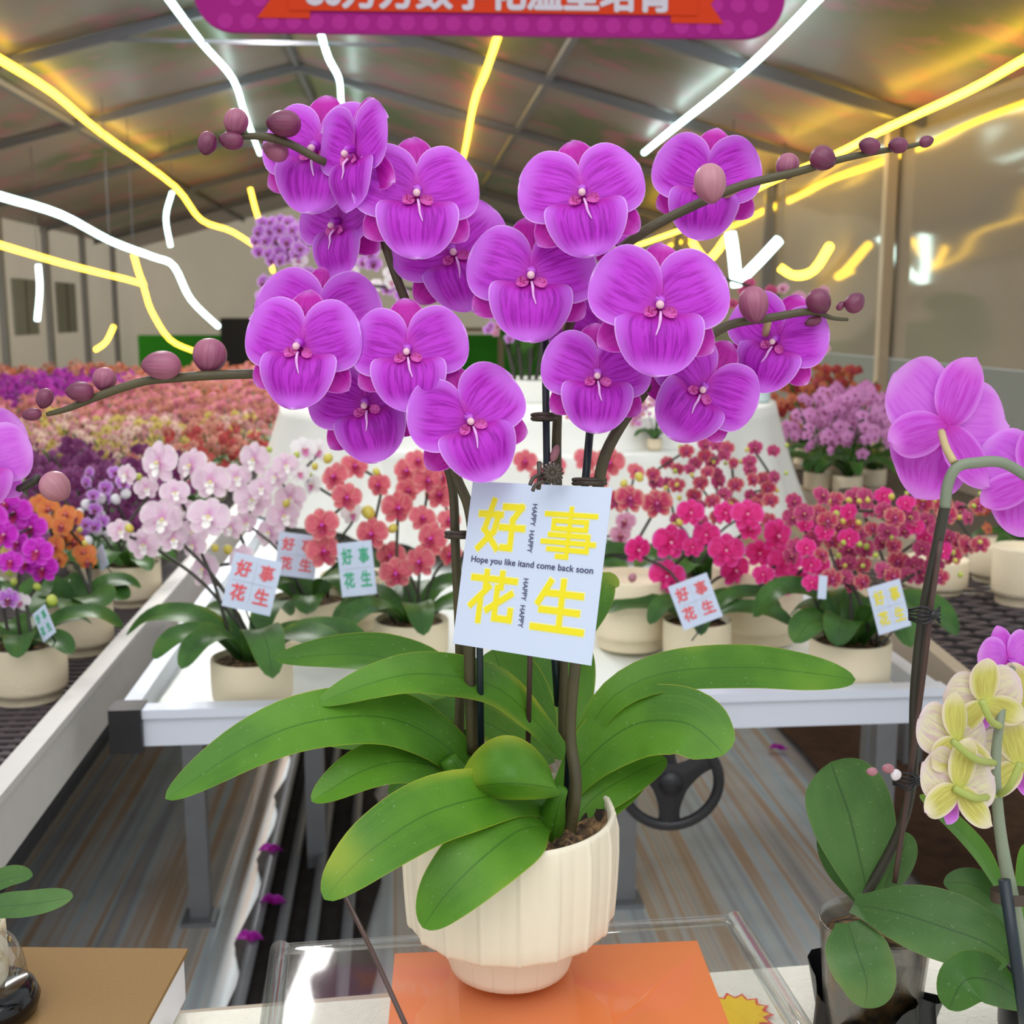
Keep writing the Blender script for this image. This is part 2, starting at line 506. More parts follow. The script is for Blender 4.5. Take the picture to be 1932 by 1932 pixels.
for y in (7.4, 9.4, 12.0, 15, 18, 21):
    m = MB(); m.bar((XL, y, ZE - .05), (XM, y, ZR - .05), .06, .07); m.bar((XM, y, ZR - .05), (XR, y, ZE - .05), .06, .07)
    if y in (9.4, 15): m.bar((XM - 1.1, y, ZR - .38), (XM + 1.1, y, ZR - .38), .025, .025)
    trimobj(m, 'beam')
for x in (XM, XM - 2.1, XM + 2.1):
    z = ZR - abs(x - XM) * (ZR - ZE) / 4.2 - .03
    m = MB(); m.bar((x, Y0, z), (x, Y1, z), .05, .05); trimobj(m, 'beam')
for y in (7.75, 10.4, 14, 18.5):
    m = MB(); m.box((XR - .09, y - .035, 0), (XR - .02, y + .035, ZE)); trimobj(m, 'railtan' if y < 8 else 'beam')
for y in (12.5, 14.2, 16, 18, 20, 22):
    m = MB(); m.box((XL + .02, y - .05, 0), (XL + .1, y + .05, ZE)); trimobj(m, 'galv')
for i, y in enumerate((13.3, 15.1, 17, 19)):
    m = MB(); m.box((XL + .02, y - .5, 1.15), (XL + .05, y + .5, 1.9)); m.box((XL + .05, y - .03, 1.15), (XL + .06, y + .03, 1.9))
    struct(m.build('window_%d' % (i + 1), glow_film('window_haze_%d' % i, sc(196, 200, 196), .75), smooth=False))
# ground patches under the benches
m = MB(); m.grid(lambda i, j: V((-.40 + .30 * j + .02 * math.sin(i * 2.1), 1.9 + 2.8 * i / 20, .012 + .008 * rnd.random())), 20, 1)
tag(m.build('gutter_debris', 'gutter'), 'dark strip of wet plant debris in the floor gutter under the bench', 'debris', kind='stuff')
m = MB(); m.grid(lambda i, j: V((1.28 + 1.9 * j / 10, 2.2 + 3.4 * i / 16, .015 + .02 * rnd.random())), 16, 10)
tag(m.build('leaf_litter', 'litter'), 'brown leaf litter on the ground under the right-hand bench', 'litter', kind='stuff')
for i, x in enumerate((-.36, -.30, -.23, -.15)):
    m = MB(); m.tube([(x, 1.7, .045), (x - .02, 4.6, .045)], .014, 8, sub=1)
    tag(m.build('floor_pipe', 'galv'), 'grey metal pipe lying along the floor gutter, %s' % ('outermost on the left', 'second from the left', 'third from the left', 'outermost on the right')[i], 'pipe', 'floor gutter pipes')

# ------------------------------------------------------------------ LED rope lights, sign
led_lab = {}


def rope(pts, mat, label, r=.022, group=None, cord=False):
    P = []
    for x, y, d in pts:
        p = W(x, y, d)
        while p.z > ZE + (ZR - ZE) * (1 - abs(p.x - XM) / 4.2) - .1 or p.x > XR - .12 or p.x < XL + .15: d *= .985; p = W(x, y, d)
        P.append(p)
    m = MB(); m.tube(P, r, 8, sub=4)
    o = tag(m.build('rope_light', mat), label, 'rope light', 'rope lights under the roof')
    if cord:
        p = P[0]; m = MB(); m.tube([p, V((p.x, p.y, ZE + (ZR - ZE) * (1 - abs(p.x - XM) / 4.2)))], .004, 6, sub=1); m.build('cord', 'beam', o)
    return o


def at_h(pts, h):
    return [(x, y, h * F / (590 - y)) for x, y in pts]


def at_x(pts, X):
    return [(x, y, X * F / (x - 769)) for x, y in pts]


rope(at_h([(300, -30), (320, 0), (380, 80), (440, 150), (462, 215), (490, 290)], 2.0), 'ledw', 'white rope light running under the roof just left of the sign')
rope(at_h([(603, 55), (620, 110), (640, 150), (645, 200), (660, 260)], 2.0), 'ledw', 'short white rope light below the sign, behind the top left blossoms')
rope(at_h([(940, 66), (915, 140), (894, 195), (876, 290), (860, 350)], 1.95), 'ledy', 'yellow rope light hanging from the sign’s lower edge down to the blossoms', .024)
rope(at_h([(1580, -40), (1540, 0), (1480, 62), (1420, 120), (1350, 180), (1280, 235), (1215, 288)], 1.55), 'ledw', 'long white rope light right of the sign, sloping down to the orchid')
rope(at_x([(1990, 82), (1932, 112), (1825, 172), (1660, 248), (1575, 292), (1440, 350), (1330, 412), (1290, 432), (1200, 464)], 2.95), 'ledyb', 'long yellow rope light along the eave of the reflective wall', .019)
rope([(-40, 88, 9), (0, 112, 9.3), (100, 175, 10.5), (190, 250, 12), (330, 352, 15), (380, 415, 16.5), (440, 438, 18), (500, 480, 19.5), (515, 512, 20)], 'ledy', 'yellow rope light crossing the left half of the roof from the frame edge', .03)
rope([(-40, 355, 9), (0, 370, 9.3), (115, 405, 10.5), (210, 455, 12), (290, 485, 13.5), (328, 502, 14), (360, 565, 14.5), (412, 616, 15)], 'ledw', 'white rope light on the left drooping towards the beige end wall', .03)
rope([(-40, 450, 9.5), (0, 462, 10), (130, 500, 12), (260, 533, 14), (272, 545, 14.3), (285, 585, 14.6), (320, 640, 15), (365, 662, 15.3)], 'ledy', 'yellow rope light along the left eave with a dangling tail', .026)
rope([(72, 500, 12), (75, 545, 12.05), (70, 605, 12.1)], 'ledw', 'short white rope light hanging upright at the left wall', .025, cord=True)
rope([(325, 362, 13), (313, 410, 13.05), (322, 465, 13.1)], 'ledw', 'short curved white rope light hanging beside the yellow one', .022, cord=True)
rope([(472, 355, 15), (482, 395, 15.05), (490, 418, 15.1)], 'ledy', 'very short yellow rope light above the distant purple orchid spray', .026, cord=True)
rope([(252, 480, 12), (262, 515, 12.05), (272, 540, 12.1)], 'ledy', 'tiny yellow rope light dropping to the left eave', .025, cord=True)
rope([(215, 615, 11), (200, 645, 11.05), (180, 660, 11.1)], 'ledy', 'small curl of yellow rope light low on the left wall', .02, cord=True)
rope([(1378, 440, 9), (1384, 480, 9), (1390, 540, 9)], 'ledw', 'bright white tube shaped as upright lamp glare behind the right blossoms', .042, cord=True)  # glare of a strong strip light, built as a glowing tube
rope([(1470, 452, 9), (1435, 490, 9), (1395, 530, 9)], 'ledw', 'bright white tube shaped as slanting lamp glare behind the blossoms', .036)  # second streak of the same glare, also given a glowing shape
rope([(1472, 505, 9.3), (1500, 520, 9.3), (1535, 510, 9.3), (1565, 465, 9.3)], 'ledy', 'yellow rope light hanging in a loop by the reflective wall', .032, cord=True)
rope([(1305, 455, 9.2), (1335, 490, 9.2), (1370, 450, 9.2)], 'ledy', 'yellow rope light in a small V behind the right blossoms', .028, cord=True)

sg = thing('shop_sign', W(925, -40, 3.2), 'magenta banner sign with orange ribbon and white lettering hanging at the top', 'sign')
TILT = math.atan2(13, 1000)
sx_ = rt * math.cos(TILT) - up * math.sin(TILT); sy_ = up * math.cos(TILT) + rt * math.sin(TILT); so = W(925, 66, 3.2)
SC = 3.2 / F


def SGN(x, y, z=0): return so + sx_ * (x * SC) + sy_ * (y * SC) - fw * z


def poly(m, pts, f, z=0, mi=0): m.face([m.vert(f(x, y, z)) for x, y in pts], mi)


def rrect(x0, y0, x1, y1, r, n=10):
    o = []
    for cx, cy, a0 in ((x1 - r, y1 - r, 0), (x0 + r, y1 - r, 90), (x0 + r, y0 + r, 180), (x1 - r, y0 + r, 270)):
        for i in range(n + 1):
            a = math.radians(a0 + 90 * i / n); o.append((cx + r * math.cos(a), cy + r * math.sin(a)))
    return o


def slab(m, pts, f, z0, z1):
    n = len(pts); a = [m.vert(f(x, y, z0)) for x, y in pts]; b = [m.vert(f(x, y, z1)) for x, y in pts]
    m.face(b); m.face(a[::-1])
    for i in range(n): m.face((a[i], a[(i + 1) % n], b[(i + 1) % n], b[i]))


MAT['signm'] = plain('sign_magenta', sc(150, 26, 116), .55, 0, .1, noise=.03, nscale=2)
MAT['signd'] = plain('sign_magenta_dot', sc(164, 40, 130), .55, 0, .1)
MAT['signo'] = plain('sign_orange', sc(196, 56, 20), .55, 0, .1)
MAT['signoo'] = plain('sign_orange_fold', sc(196, 56, 36), .4)
MAT['signw'] = plain('sign_white', sc(186, 178, 188), .4)
m = MB(); slab(m, rrect(-560, 0, 555, 320, 75), SGN, -.012, 0); m.build('panel', 'signm', sg, False)
m = MB()
for ro in range(3):
    for i in range(24):
        cx = -500 + i * 43 + (ro % 2) * 21; cy = 20 + ro * 42
        poly(m, [(cx + 15 * math.cos(a * PI / 8), cy + 15 * math.sin(a * PI / 8)) for a in range(16)], SGN, .001)
m.build('dot_pattern', 'signd', sg, False)
m = MB(); slab(m, [(-380, 40), (390, 40), (390, 220), (-380, 220)], SGN, .004, .006)
for sgx in (-1, 1):
    slab(m, [(sgx * 340, 26), (sgx * 440, 26), (sgx * 415, 62), (sgx * 435, 90), (sgx * 340, 90)][::sgx], SGN, .002, .003)
m.build('ribbon', 'signo', sg, False)


def text_mesh(name, body, size, f, mat, parent, bold=0, spacing=1, align='CENTER', fat=0):
    c = bpy.data.curves.new('text', 'FONT'); c.body = body; c.size = size; c.offset = bold; c.space_character = spacing
    c.align_x = align; c.align_y = 'CENTER'
    o = bpy.data.objects.new('text', c); COL.objects.link(o); bpy.context.view_layer.update()
    me = bpy.data.meshes.new_from_object(o.evaluated_get(bpy.context.evaluated_depsgraph_get()))
    bpy.data.objects.remove(o); bpy.data.curves.remove(c)
    if fat:   # bold weight: the glyph outline repeated around a small circle
        vs = [v.co.copy() for v in me.vertices]; fs = [tuple(p.vertices) for p in me.polygons]
        V2, F2 = [], []
        for q in range(9):
            dx, dy = (0, 0) if q == 8 else (fat * math.cos(q * PI / 4), fat * math.sin(q * PI / 4))
            F2 += [tuple(i + len(V2) for i in p) for p in fs]; V2 += [(v.x + dx, v.y + dy, q * 2e-5) for v in vs]
        me = bpy.data.meshes.new(name); me.from_pydata(V2, [], F2)
        for v in me.vertices: v.co = f(v.co.x, v.co.y) - fw * v.co.z
    else:
        for v in me.vertices: v.co = f(v.co.x, v.co.y)
    me.materials.clear(); me.materials.append(MAT[mat]); me.name = name
    return link(name, me, parent)


text_mesh('lettering', '80万方数字化温室培育', 70, lambda x, y: SGN(x - 2, y + 73, .008), 'signw', sg, 0, .98, fat=2.6)


# ------------------------------------------------------------------ benches
def bench_mesh(lo, hi, z, step, bw, name, mat, parent, diag=False):
    m = MB(); x0, y0 = lo; x1, y1 = hi
    n = int((x1 - x0) / step)
    for i in range(n + 1): m.box((x0 + i * step - bw / 2, y0, z - .006), (x0 + i * step + bw / 2, y1, z - .002))
    n = int((y1 - y0) / (step * .8))
    for i in range(n + 1):
        y = y0 + i * step * .8; m.box((x0, y - bw / 2, z - .002), (x1, y + bw / 2, z + .002))
    return m.build(name, mat, parent, False)


BZ = .76
# centre bench
pA = ON(217, 1350, .79); pB = ON(1775, 1297, .79)
bt = thing('rolling_bench', V(((pA.x + pB.x) / 2, 2.6, 0)), 'white-framed rolling bench covered in white film in the middle of the aisle', 'bench')
x0b, x1b, y0b, y1b = pA.x, pB.x, pA.y, 5.2
m = MB()
m.box((x0b + .04, y0b, .735), (x1b, y0b + .03, .795)); m.box((x0b + .04, y0b - .008, .785), (x1b, y0b + .03, .8))
m.box((x0b, y0b + .03, .735), (x0b + .03, y1b, .795)); m.box((x1b - .03, y0b + .03, .735), (x1b, y1b, .795)); m.box((x0b, y1b, .735), (x1b, y1b + .03, .795))
m.build('frame', 'railw', bt, False)
m = MB(); m.grid(lambda i, j: V((x0b + .03 + (x1b - x0b - .06) * i / 40, y0b + .03 + (y1b - y0b - .03) * j / 40, BZ - .008 + .006 * math.sin(i * 1.1 + j * .7) * math.sin(j * .9))), 40, 40)
m.build('film_cover', 'film', bt)
m = MB(); m.box((x0b - .008, y0b - .014, .728), (x0b + .045, y0b + .04, .803)); cp = m.build('corner_cap', 'black', bt, False)
m = MB()
for z in (.747, .78): m.ellipsoid((x0b + .03, y0b - .014, z), (0, 1, 0), .008, .014, 6, 10)
m.build('screws', 'screw', cp)
for i, (px, yy) in enumerate(((345, 2.75), (1190, 2.75), (1690, 2.55), (580, 2.98), (700, 4.9), (1250, 4.9))):
    q = (px - 966) / F; x = ON(px, 1600, 0); d = None
    # x at that distance along the viewing column
    dirx = rt * q + fw; k_ = yy / dirx.y; xx = dirx.x * k_
    m = MB(); m.box((xx - .024, yy - .02, .0), (xx + .024, yy + .02, .735)); m.box((xx - .04, yy - .05, 0), (xx + .04, yy + .03, .012))
    m.build('leg', 'galv', bt, False)
m = MB(); m.bar((x0b + .12, 2.75, .69), (x1b - .06, 2.75, .69), .04, .05); m.bar((x0b + .2, 2.7, .62), (x0b + .36, 2.7, .52), .03, .03); m.bar((x1b - .1, 2.6, .64), (x1b - .62, 2.75, .18), .03, .03)
m.build('cross_brace', 'galv', bt, False)
# hand wheel
wc = W(1265, 1476, 2.02); wh = thing('hand_wheel', wc, 'black three-spoked hand wheel on the front of the centre bench', 'hand wheel')
wx, wy = rt, (up * .96 - fw * .28).normalized(); wn = wx.cross(wy)


def WP(x, y, z=0): return wc + wx * x + wy * y + wn * z


R_ = .082
m = MB(); n = 40
m.grid(lambda i, j: WP((R_ + .0095 * math.cos(2 * PI * j / 10)) * math.cos(2 * PI * i / n), (R_ + .0095 * math.cos(2 * PI * j / 10)) * math.sin(2 * PI * i / n), .0095 * math.sin(2 * PI * j / 10)), n, 10, close=True)
m.build('rim', 'wheel', wh)
m = MB()
for a in (270, 35, 145):
    a = math.radians(a); ca, sa = math.cos(a), math.sin(a)
    def sp(i, j, ca=ca, sa=sa):
        t = i / 8; wv = .024 * (1 - t) ** 1.5 + .011 + .012 * t ** 4; r = t * R_; o = (j / 4 - .5) * 2 * wv
        return WP(r * ca - o * sa, r * sa + o * ca, .006 * (1 - abs(j / 2 - 1)))
    m.grid(sp, 8, 4)
m.build('spokes', 'wheel', wh)
m = MB(); m.tube([WP(0, 0, -.09), WP(0, 0, .012)], .02, 14, sub=1); m.build('hub', 'black', wh)

# left bench
lb = thing('mesh_bench', V((-1.9, 4, 0)), 'long black mesh growing bench with grey side rail, on the left', 'bench')
lx = -.56
m = MB(); m.box((lx - .02, .9, .70), (lx, 11, .80)); m.box((lx - .03, .9, .795), (lx + .006, 11, .808)); m.build('side_rail', 'railgrey', lb, False)
bench_mesh((-3.6, 1.2), (lx - .02, 4.4), BZ, .036, .011, 'wire_mesh', 'mesh', lb)
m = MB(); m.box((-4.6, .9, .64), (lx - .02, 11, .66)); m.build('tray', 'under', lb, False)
for yy in (1.62, 3.4, 5.6):
    m = MB(); m.box((lx - .09, yy - .02, 0), (lx - .05, yy + .02, .7)); m.build('leg', 'galv', lb, False)
# right bench and far right bench
rb = thing('mesh_bench', V((2, 3, 0)), 'black mesh bench with tan rim on the right, carrying cream pots', 'bench')
a0 = ON(1690, 1178, .78); a1 = ON(1850, 1313, .78)
dr = (a0 - a1); dr.z = 0; dr.normalize(); nx = V((dr.y, -dr.x, 0)); Lr = 2.1
RB = M(((nx.x, dr.x, 0, a1.x - dr.x * .9), (nx.y, dr.y, 0, a1.y - dr.y * .9), (0, 0, 1, 0), (0, 0, 0, 1)))
m = MB(); m.box((0, 0, .71), (.03, Lr, .785), 0, RB); m.box((.03, Lr - .03, .71), (1.1, Lr, .785), 0, RB); m.build('rim', 'railtan', rb, False)
m = MB()
for i in range(40):
    for sg2 in (-1, 1):
        a = V((.03, i * .058, BZ)); b = a + V((1.07, sg2 * 1.07 * .42, 0))
        lo, hi = (0, 1)
        if sg2 > 0 and b.y > Lr - .03: hi = (Lr - .03 - a.y) / (b.y - a.y)
        if sg2 < 0 and b.y < 0: hi = a.y / (a.y - b.y)
        if hi > .02: m.bar(RB @ a, RB @ (a + (b - a) * hi), .008, .005)
m.build('wire_mesh', 'mesh', rb, False)
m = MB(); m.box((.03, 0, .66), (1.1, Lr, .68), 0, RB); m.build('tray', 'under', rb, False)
m = MB(); m.box((.1, .5, 0), (.15, .55, .66), 0, RB); m.build('leg', 'galv', rb, False)
m = MB(); m.box((.1, 1.9, 0), (.15, 1.95, .66), 0, RB); m.build('leg', 'galv', rb, False)
fb = thing('mesh_bench', V((2.4, 5.5, 0)), 'far bench with brown mesh and cream rim along the reflective wall', 'bench')
m = MB(); m.box((1.48, 3.35, .70), (1.52, 9, .79)); m.box((2.12, 3.35, .72), (2.16, 9, .82)); m.box((1.52, 3.35, .7), (2.12, 3.38, .79)); m.build('rim', 'railtan', fb, False)
bench_mesh((1.52, 3.38), (2.12, 9), .77, .04, .012, 'wire_mesh', 'meshbrown', fb)
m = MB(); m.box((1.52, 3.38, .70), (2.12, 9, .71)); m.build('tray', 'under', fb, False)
for yl in (3.5, 6, 8.8):
    m = MB(); m.box((1.56, yl, 0), (1.62, yl + .05, .7)); m.build('leg', 'galv', fb, False)

# draped display stands behind the bench
dc = V((.42, 4.2, .803))
st = thing('draped_stand', dc, 'two-tiered round display stand draped in white cloth on the rolling bench', 'stand')
def drape(rt_, rb_, zt, zb, n=96, fold=.05, ph=0, c=dc, sq=1.0):
    m = MB(); pr = [(0, 0), (.5, 0), (.97, 0)] + [(1, 0)] + [(None, i / 10) for i in range(1, 11)]
    def fn(i, j):
        th = 2 * PI * j / n
        if i < 4: r = rt_ * pr[i][0]; z = zt
        else:
            u = pr[i][1]; r = rt_ + (rb_ - rt_) * u ** 1.4; z = zt + (zb - zt) * u
            r += fold * u ** .7 * (math.sin(th * 17 + ph) * .5 + math.sin(th * 11 + ph * 2) * .5)
        return V((c.x + r * math.cos(th), c.y + r * math.sin(th) * sq, z))
    m.grid(fn, len(pr) - 1, n, close=True)
    return m
drape(.86, .95, 1.15, .803).build('upper_skirt', 'white', st)
drape(.58, .63, 1.06, .803, c=dc + V((-.02, -.42, 0)), fold=.03).build('lower_skirt', 'white', st)
pd = thing('plinth', V((dc.x, dc.y, 0)), 'small white plinth carrying the tall purple orchid arrangement', 'plinth')
p1 = W(1005, 728, 4.1)
m = MB(); m.box((p1.x - .17, p1.y - .1, 1.151), (p1.x + .19, p1.y + .25, p1.z + .02)); m.build('block', 'white', pd, False); pd_top = p1.z + .021

# ------------------------------------------------------------------ plant kits
def prof_petal(s, k=1.12, p=2.4, q=1.75):
    x = abs(2 * s ** k - 1); return max(0.0, 1 - x ** p) ** (1 / q)


def petal_grid(mb, L, hw, ang, z0=0, cup=.12, droop=.1, ruf=.03, n=14, m=12, prof=prof_petal, mi=0, seed=0, off=(0, 0), tmod=None):
    R2 = random.Random(seed); p1, p2 = R2.uniform(0, 6), R2.uniform(0, 6)
    ca, sa = math.cos(math.radians(ang)), math.sin(math.radians(ang))
    def fn(i, j):
        s = (1 - math.cos(PI * i / n)) / 2; t = -1 + 2 * j / m
        wv = hw * max(prof(s), .015)
        x = L * s; y = wv * t
        z = z0 + cup * (t * t) * wv - droop * s * s * L + ruf * math.sin(5 * s + p1 + 2 * t) * s + ruf * .7 * math.sin(4 * t + p2) * abs(t)
        if tmod: x, y, z = tmod(s, t, x, y, z)
        return V((off[0] + x * ca - y * sa, off[1] + x * sa + y * ca, z))
    mb.grid(fn, n, m, mi, uvf=lambda i, j: ((1 - math.cos(PI * i / n)) / 2, j / m))


def lip_prof(s):
    return (1 - abs(2 * s ** .64 - 1) ** 2.2) ** .58 if 0 < s < 1 else 0.0


HERO = []
for v in range(4):
    sd = 100 * v
    mb = MB()
    petal_grid(mb, 1.08, .37, 90 + (3, -4, 2, -2)[v], -.17, .10, .10, .03, prof=lambda s: prof_petal(s, 1.0, 2.2, 1.6), seed=sd)
    petal_grid(mb, 1.06, .33, -37 + 3 * v, -.17, .10, .08, .03, prof=lambda s: prof_petal(s, 1.0, 2.2, 1.6), seed=sd + 1)
    petal_grid(mb, 1.06, .33, 217 - 3 * v, -.17, .10, .08, .03, prof=lambda s: prof_petal(s, 1.0, 2.2, 1.6), seed=sd + 2)
    sep = mb.mesh('flower', 'sepal')
    pets = []
    for sgn in (0, 1):
        mb = MB(); a = 22 + (0, 3, -3, 2)[v]
        petal_grid(mb, 1.05 + .03 * ((v + sgn) % 3), .64, a if sgn == 0 else 180 - a, -.02, (-.10, .06, -.05, .1)[v], (.06, -.04, .10, -.1)[v], .035, 18, 16, seed=sd + 5 + sgn, off=(0, .04))
        pets.append(mb.mesh('petal', 'petal'))
    mb = MB()
    petal_grid(mb, .94, .68, -90, .06, -.16, -.05, .03, 18, 16, prof=lip_prof, seed=sd + 9, off=(0, -.16),
               tmod=lambda s, t, x, y, z: (x - .21 * (abs(y) / .66) ** 1.6 * (1 - s) ** .8, y, z + .12 * math.sin(PI * min(1, s * 1.3))))
    lip = mb.mesh('lip', 'lip')
    mb = MB()
    for sgn in (1, -1):
        petal_grid(mb, .22, .085, -22 if sgn == 1 else 202, .04, .9, -.35, .01, 8, 8, seed=sd + 12, off=(.04 * sgn, -.08))
    lobes = mb.mesh('lip_side_lobe', 'lobe')
    mb = MB(); mb.ellipsoid((0, .06, .1), (0, -.25, 1), .26, .17, 8, 12); mb.ellipsoid((-.02, -.03, .2), (0, -.6, 1), .15, .125, 8, 12, 1)
    colm = mb.mesh('column', ['lip', 'column'])
    mb = MB(); sgn = -1 if v % 2 else 1
    mb.tube([(0, -.12, .14), (.015 * sgn, -.24, .22), (.03 * sgn, -.36, .2), (.075 * sgn, -.5, .2)], [.02, .024, .02, .008], 8)
    ten = mb.mesh('lip_tendril', 'tendril')
    HERO.append((sep, pets, lip, lobes, colm, ten))


def cam_rot(yaw=0, pitch=0, roll=0):
    B = M(((rt.x, up.x, -fw.x), (rt.y, up.y, -fw.y), (rt.z, up.z, -fw.z))).to_4x4()
    return B @ M.Rotation(math.radians(yaw), 4, 'Y') @ M.Rotation(math.radians(-pitch), 4, 'X') @ M.Rotation(math.radians(-roll), 4, 'Z')


def hero_flower(parent, px, py, span, d, yaw=0, pitch=0, roll=0, v=0, kit=HERO, full=True):
    sep, pets, lip, lobes, colm, ten = kit[v % 4]
    s = span / 2 * d / F
    fl = link('flower', sep, parent)
    mw = M.Translation(W(px, py, d)) @ cam_rot(yaw, pitch, roll) @ M.Scale(s, 4)
    fl.matrix_parent_inverse = M.Translation(-root_loc(parent)); fl.matrix_basis = mw
    for nm, me in (('petal', pets[0]), ('petal', pets[1]), ('lip', lip), ('lip_side_lobe', lobes), ('column', colm), ('lip_tendril', ten)):
        c = bpy.data.objects.new(nm, me); COL.objects.link(c); c.parent = fl
    return fl


def tubepart(parent, name, pts, r, mat, n=8, sub=5):
    m = MB(); m.tube([W(*p) for p in pts], r, n, sub=sub); return m.build(name, mat, parent)


def nodes_on(mb, P, radii, every):
    pass


def bud(parent, cx, cy, L, Wd, ang, d, mat='bud', ped=None, pmat='pedicel'):
    a = math.radians(ang); ax = rt * math.cos(a) - up * math.sin(a) - fw * .15
    c = W(cx, cy, d); s = d / F
    m = MB(); m.ellipsoid(c, ax, L * s, Wd * s, 14, 30, 0, .06, .25)
    o = m.build('flower_bud', mat, parent)
    if ped:
        base = c - ax.normalized() * (L * s * .47)
        mm = MB(); pts = [base] + [W(*p) for p in ped]
        mm.tube(pts, [.0022] + [.0024] * (len(pts) - 1), 8, sub=5)
        q = mm.build('pedicel', pmat, o)
    return o


def leaf_geo(mb, pts, hw, hint, fold=.25, n=26, m=10, base=.45, peak=.58, tipp=2.2, wav=.0, seed=0):
    """a strap leaf along world points; hw half width in metres; hint the upper-face direction"""
    P, _ = spline([V(p) for p in pts], 12, [0] * len(pts))
    L = [0]
    for a, b in zip(P, P[1:]): L.append(L[-1] + (b - a).length)
    tot = L[-1]
    def at(s):
        x = s * tot
        for i in range(len(P) - 1):
            if L[i + 1] >= x: t = (x - L[i]) / max(1e-9, L[i + 1] - L[i]); return P[i].lerp(P[i + 1], t)
        return P[-1]
    fr = []
    for i in range(n + 1):
        s = i / n; s = 1 - (1 - s) ** 1.35
        p = at(s); t = (at(min(1, s + .03)) - at(max(0, s - .03))).normalized()
        side = t.cross(hint).normalized(); nn = side.cross(t)
        if s < peak: wv = base + (1 - base) * math.sin(PI / 2 * (s / peak)) ** 1.3
        else: wv = max(0, 1 - ((s - peak) / (1 - peak)) ** tipp) ** (1 / 1.9)
        fr.append((p, side, nn, max(wv, .02) * hw, s))
    def fn(i, j):
        p, side, nn, wv, s = fr[i]; t = -1 + 2 * j / m
        return p + side * (wv * t) + nn * (fold * wv * (abs(t) ** 1.3 - .35) + wav * math.sin(9 * s + 3 * t + seed) * abs(t))
    b = mb.grid(fn, n, m, uvf=lambda i, j: (fr[i][4], j / m))


def leaf(parent, pts, wpx, mat='leaf', hint=None, fold=.22, base=.45, peak=.58, tipp=2.2, wav=.0, label=None):
    d = sum(p[2] for p in pts) / len(pts)
    if hint is None: hint = -fw * .75 + ZUP * .65
    else: hint = rt * hint[0] + up * hint[1] - fw * hint[2]
    mb = MB(); leaf_geo(mb, [W(*p) for p in pts], wpx / 2 * d / F, hint.normalized(), fold, base=base, peak=peak, tipp=tipp, wav=wav)
    o = mb.build('leaf', mat, parent)
    return o


# ------------------------------------------------------------------ foreground table top things
TZ = .86; AZ = .95
tl = ON(300, 1915, TZ); tr = ON(1600, 1815, TZ); ex = (tr - tl).normalized(); ey = V((ex.y, -ex.x, 0))
def TB(x, y, z): return tl + ex * x + ey * y + ZUP * z
ft = thing('paper_covered_table', V((0, .6, 0)), 'foreground table spread with white textured paper under the clear box', 'table')
m = MB(); slab(m, [(-1.0, 0), (1.6, 0), (1.6, .7), (-1.0, .7)], lambda x, y, z: TB(x, y, z), -.03, 0); m.build('table_top', 'paper', ft, False)
for x in (-.9, 1.5):
    for y in (.06, .64):
        m = MB(); m.bar(TB(x, y, -TZ), TB(x, y, -.03), .05, .05); m.build('leg', 'galv', ft, False)
m = MB(); slab(m, [(.0, -.055), (.32, -.06), (.33, .12), (-.0, .12)], lambda x, y, z: TB(x, y, z), -.05, -.031)
tag(m.build('wooden_board', 'board', smooth=False), 'pale brown board just under the back edge of the paper-covered table', 'board')

# clear acrylic box with rounded corners
q0 = ON(520, 1775, AZ); q1 = ON(1392, 1719, AZ)
bx = (q1 - q0).normalized(); by = V((bx.y, -bx.x, 0)); bw = (q1 - q0).length
def AB(x, y, z=0): return q0 + bx * x + by * y + ZUP * (z + 0)
ab = thing('acrylic_box', AB(bw / 2, .2, TZ - AZ), 'clear acrylic box with rounded edges that the cream pot stands on', 'box')
def rbox(mb, x0, x1, y0, y1, h, r, zoff=0, n=5):
    """rounded-top open-bottom tray shell: rings from the bottom edge up over the bevel to the flat top"""
    rings = [(0, -h)] + [(r * (1 - math.cos(a * PI / 2 / n)), -r + r * math.sin(a * PI / 2 / n)) for a in range(n + 1)]
    outs = []
    for ins, z in rings:
        outs.append([(x, y, z) for x, y in rrect(x0 + ins, y0 + ins, x1 - ins, y1 - ins, max(.02 - ins, .004), 4)])
    n_ = len(outs[0])
    ids = [[mb.vert(AB(x, y, z + zoff)) for x, y, z in rr] for rr in outs]
    for a, b in zip(ids, ids[1:]):
        for i in range(n_): mb.face((a[i], a[(i + 1) % n_], b[(i + 1) % n_], b[i]))
    mb.face(ids[-1])
m = MB(); rbox(m, 0, bw, 0, .42, AZ - TZ, .012, -.0005); m.build('shell', 'acrylic', ab)
m = MB()
for x in (.004, bw - .004):
    m.tube([AB(x, .004, -.006), AB(x, .42, -.006)], .0085, 14, sub=1)
m.tube([AB(.004, .003, -.006), AB(bw - .004, .003, -.006)], .0045, 10, sub=1)
m.build('edge_bead', 'glass', ab)
o1, o2 = ON(745, 1802, AZ - .012), ON(1315, 1778, AZ - .012)
o3, o4 = ON(1420, 2050, AZ - .012), ON(722, 2050, AZ - .012)
m = MB(); ids = [m.vert(p + ZUP * dz) for dz in (0, .0015) for p in (o1, o2, o3, o4)]
m.face(ids[4:]); m.face(ids[:4][::-1])
for i in range(4): m.face((ids[i], ids[(i + 1) % 4], ids[4 + (i + 1) % 4], ids[4 + i]))
tag(m.build('orange_sheet', 'orange', smooth=False), 'flat orange sheet lying inside the top of the clear box', 'sheet')
sc0 = ON(1392, 1912, TZ + .002)
stk = thing('sticker', sc0, 'yellow starburst sticker with red border on the white paper', 'sticker')
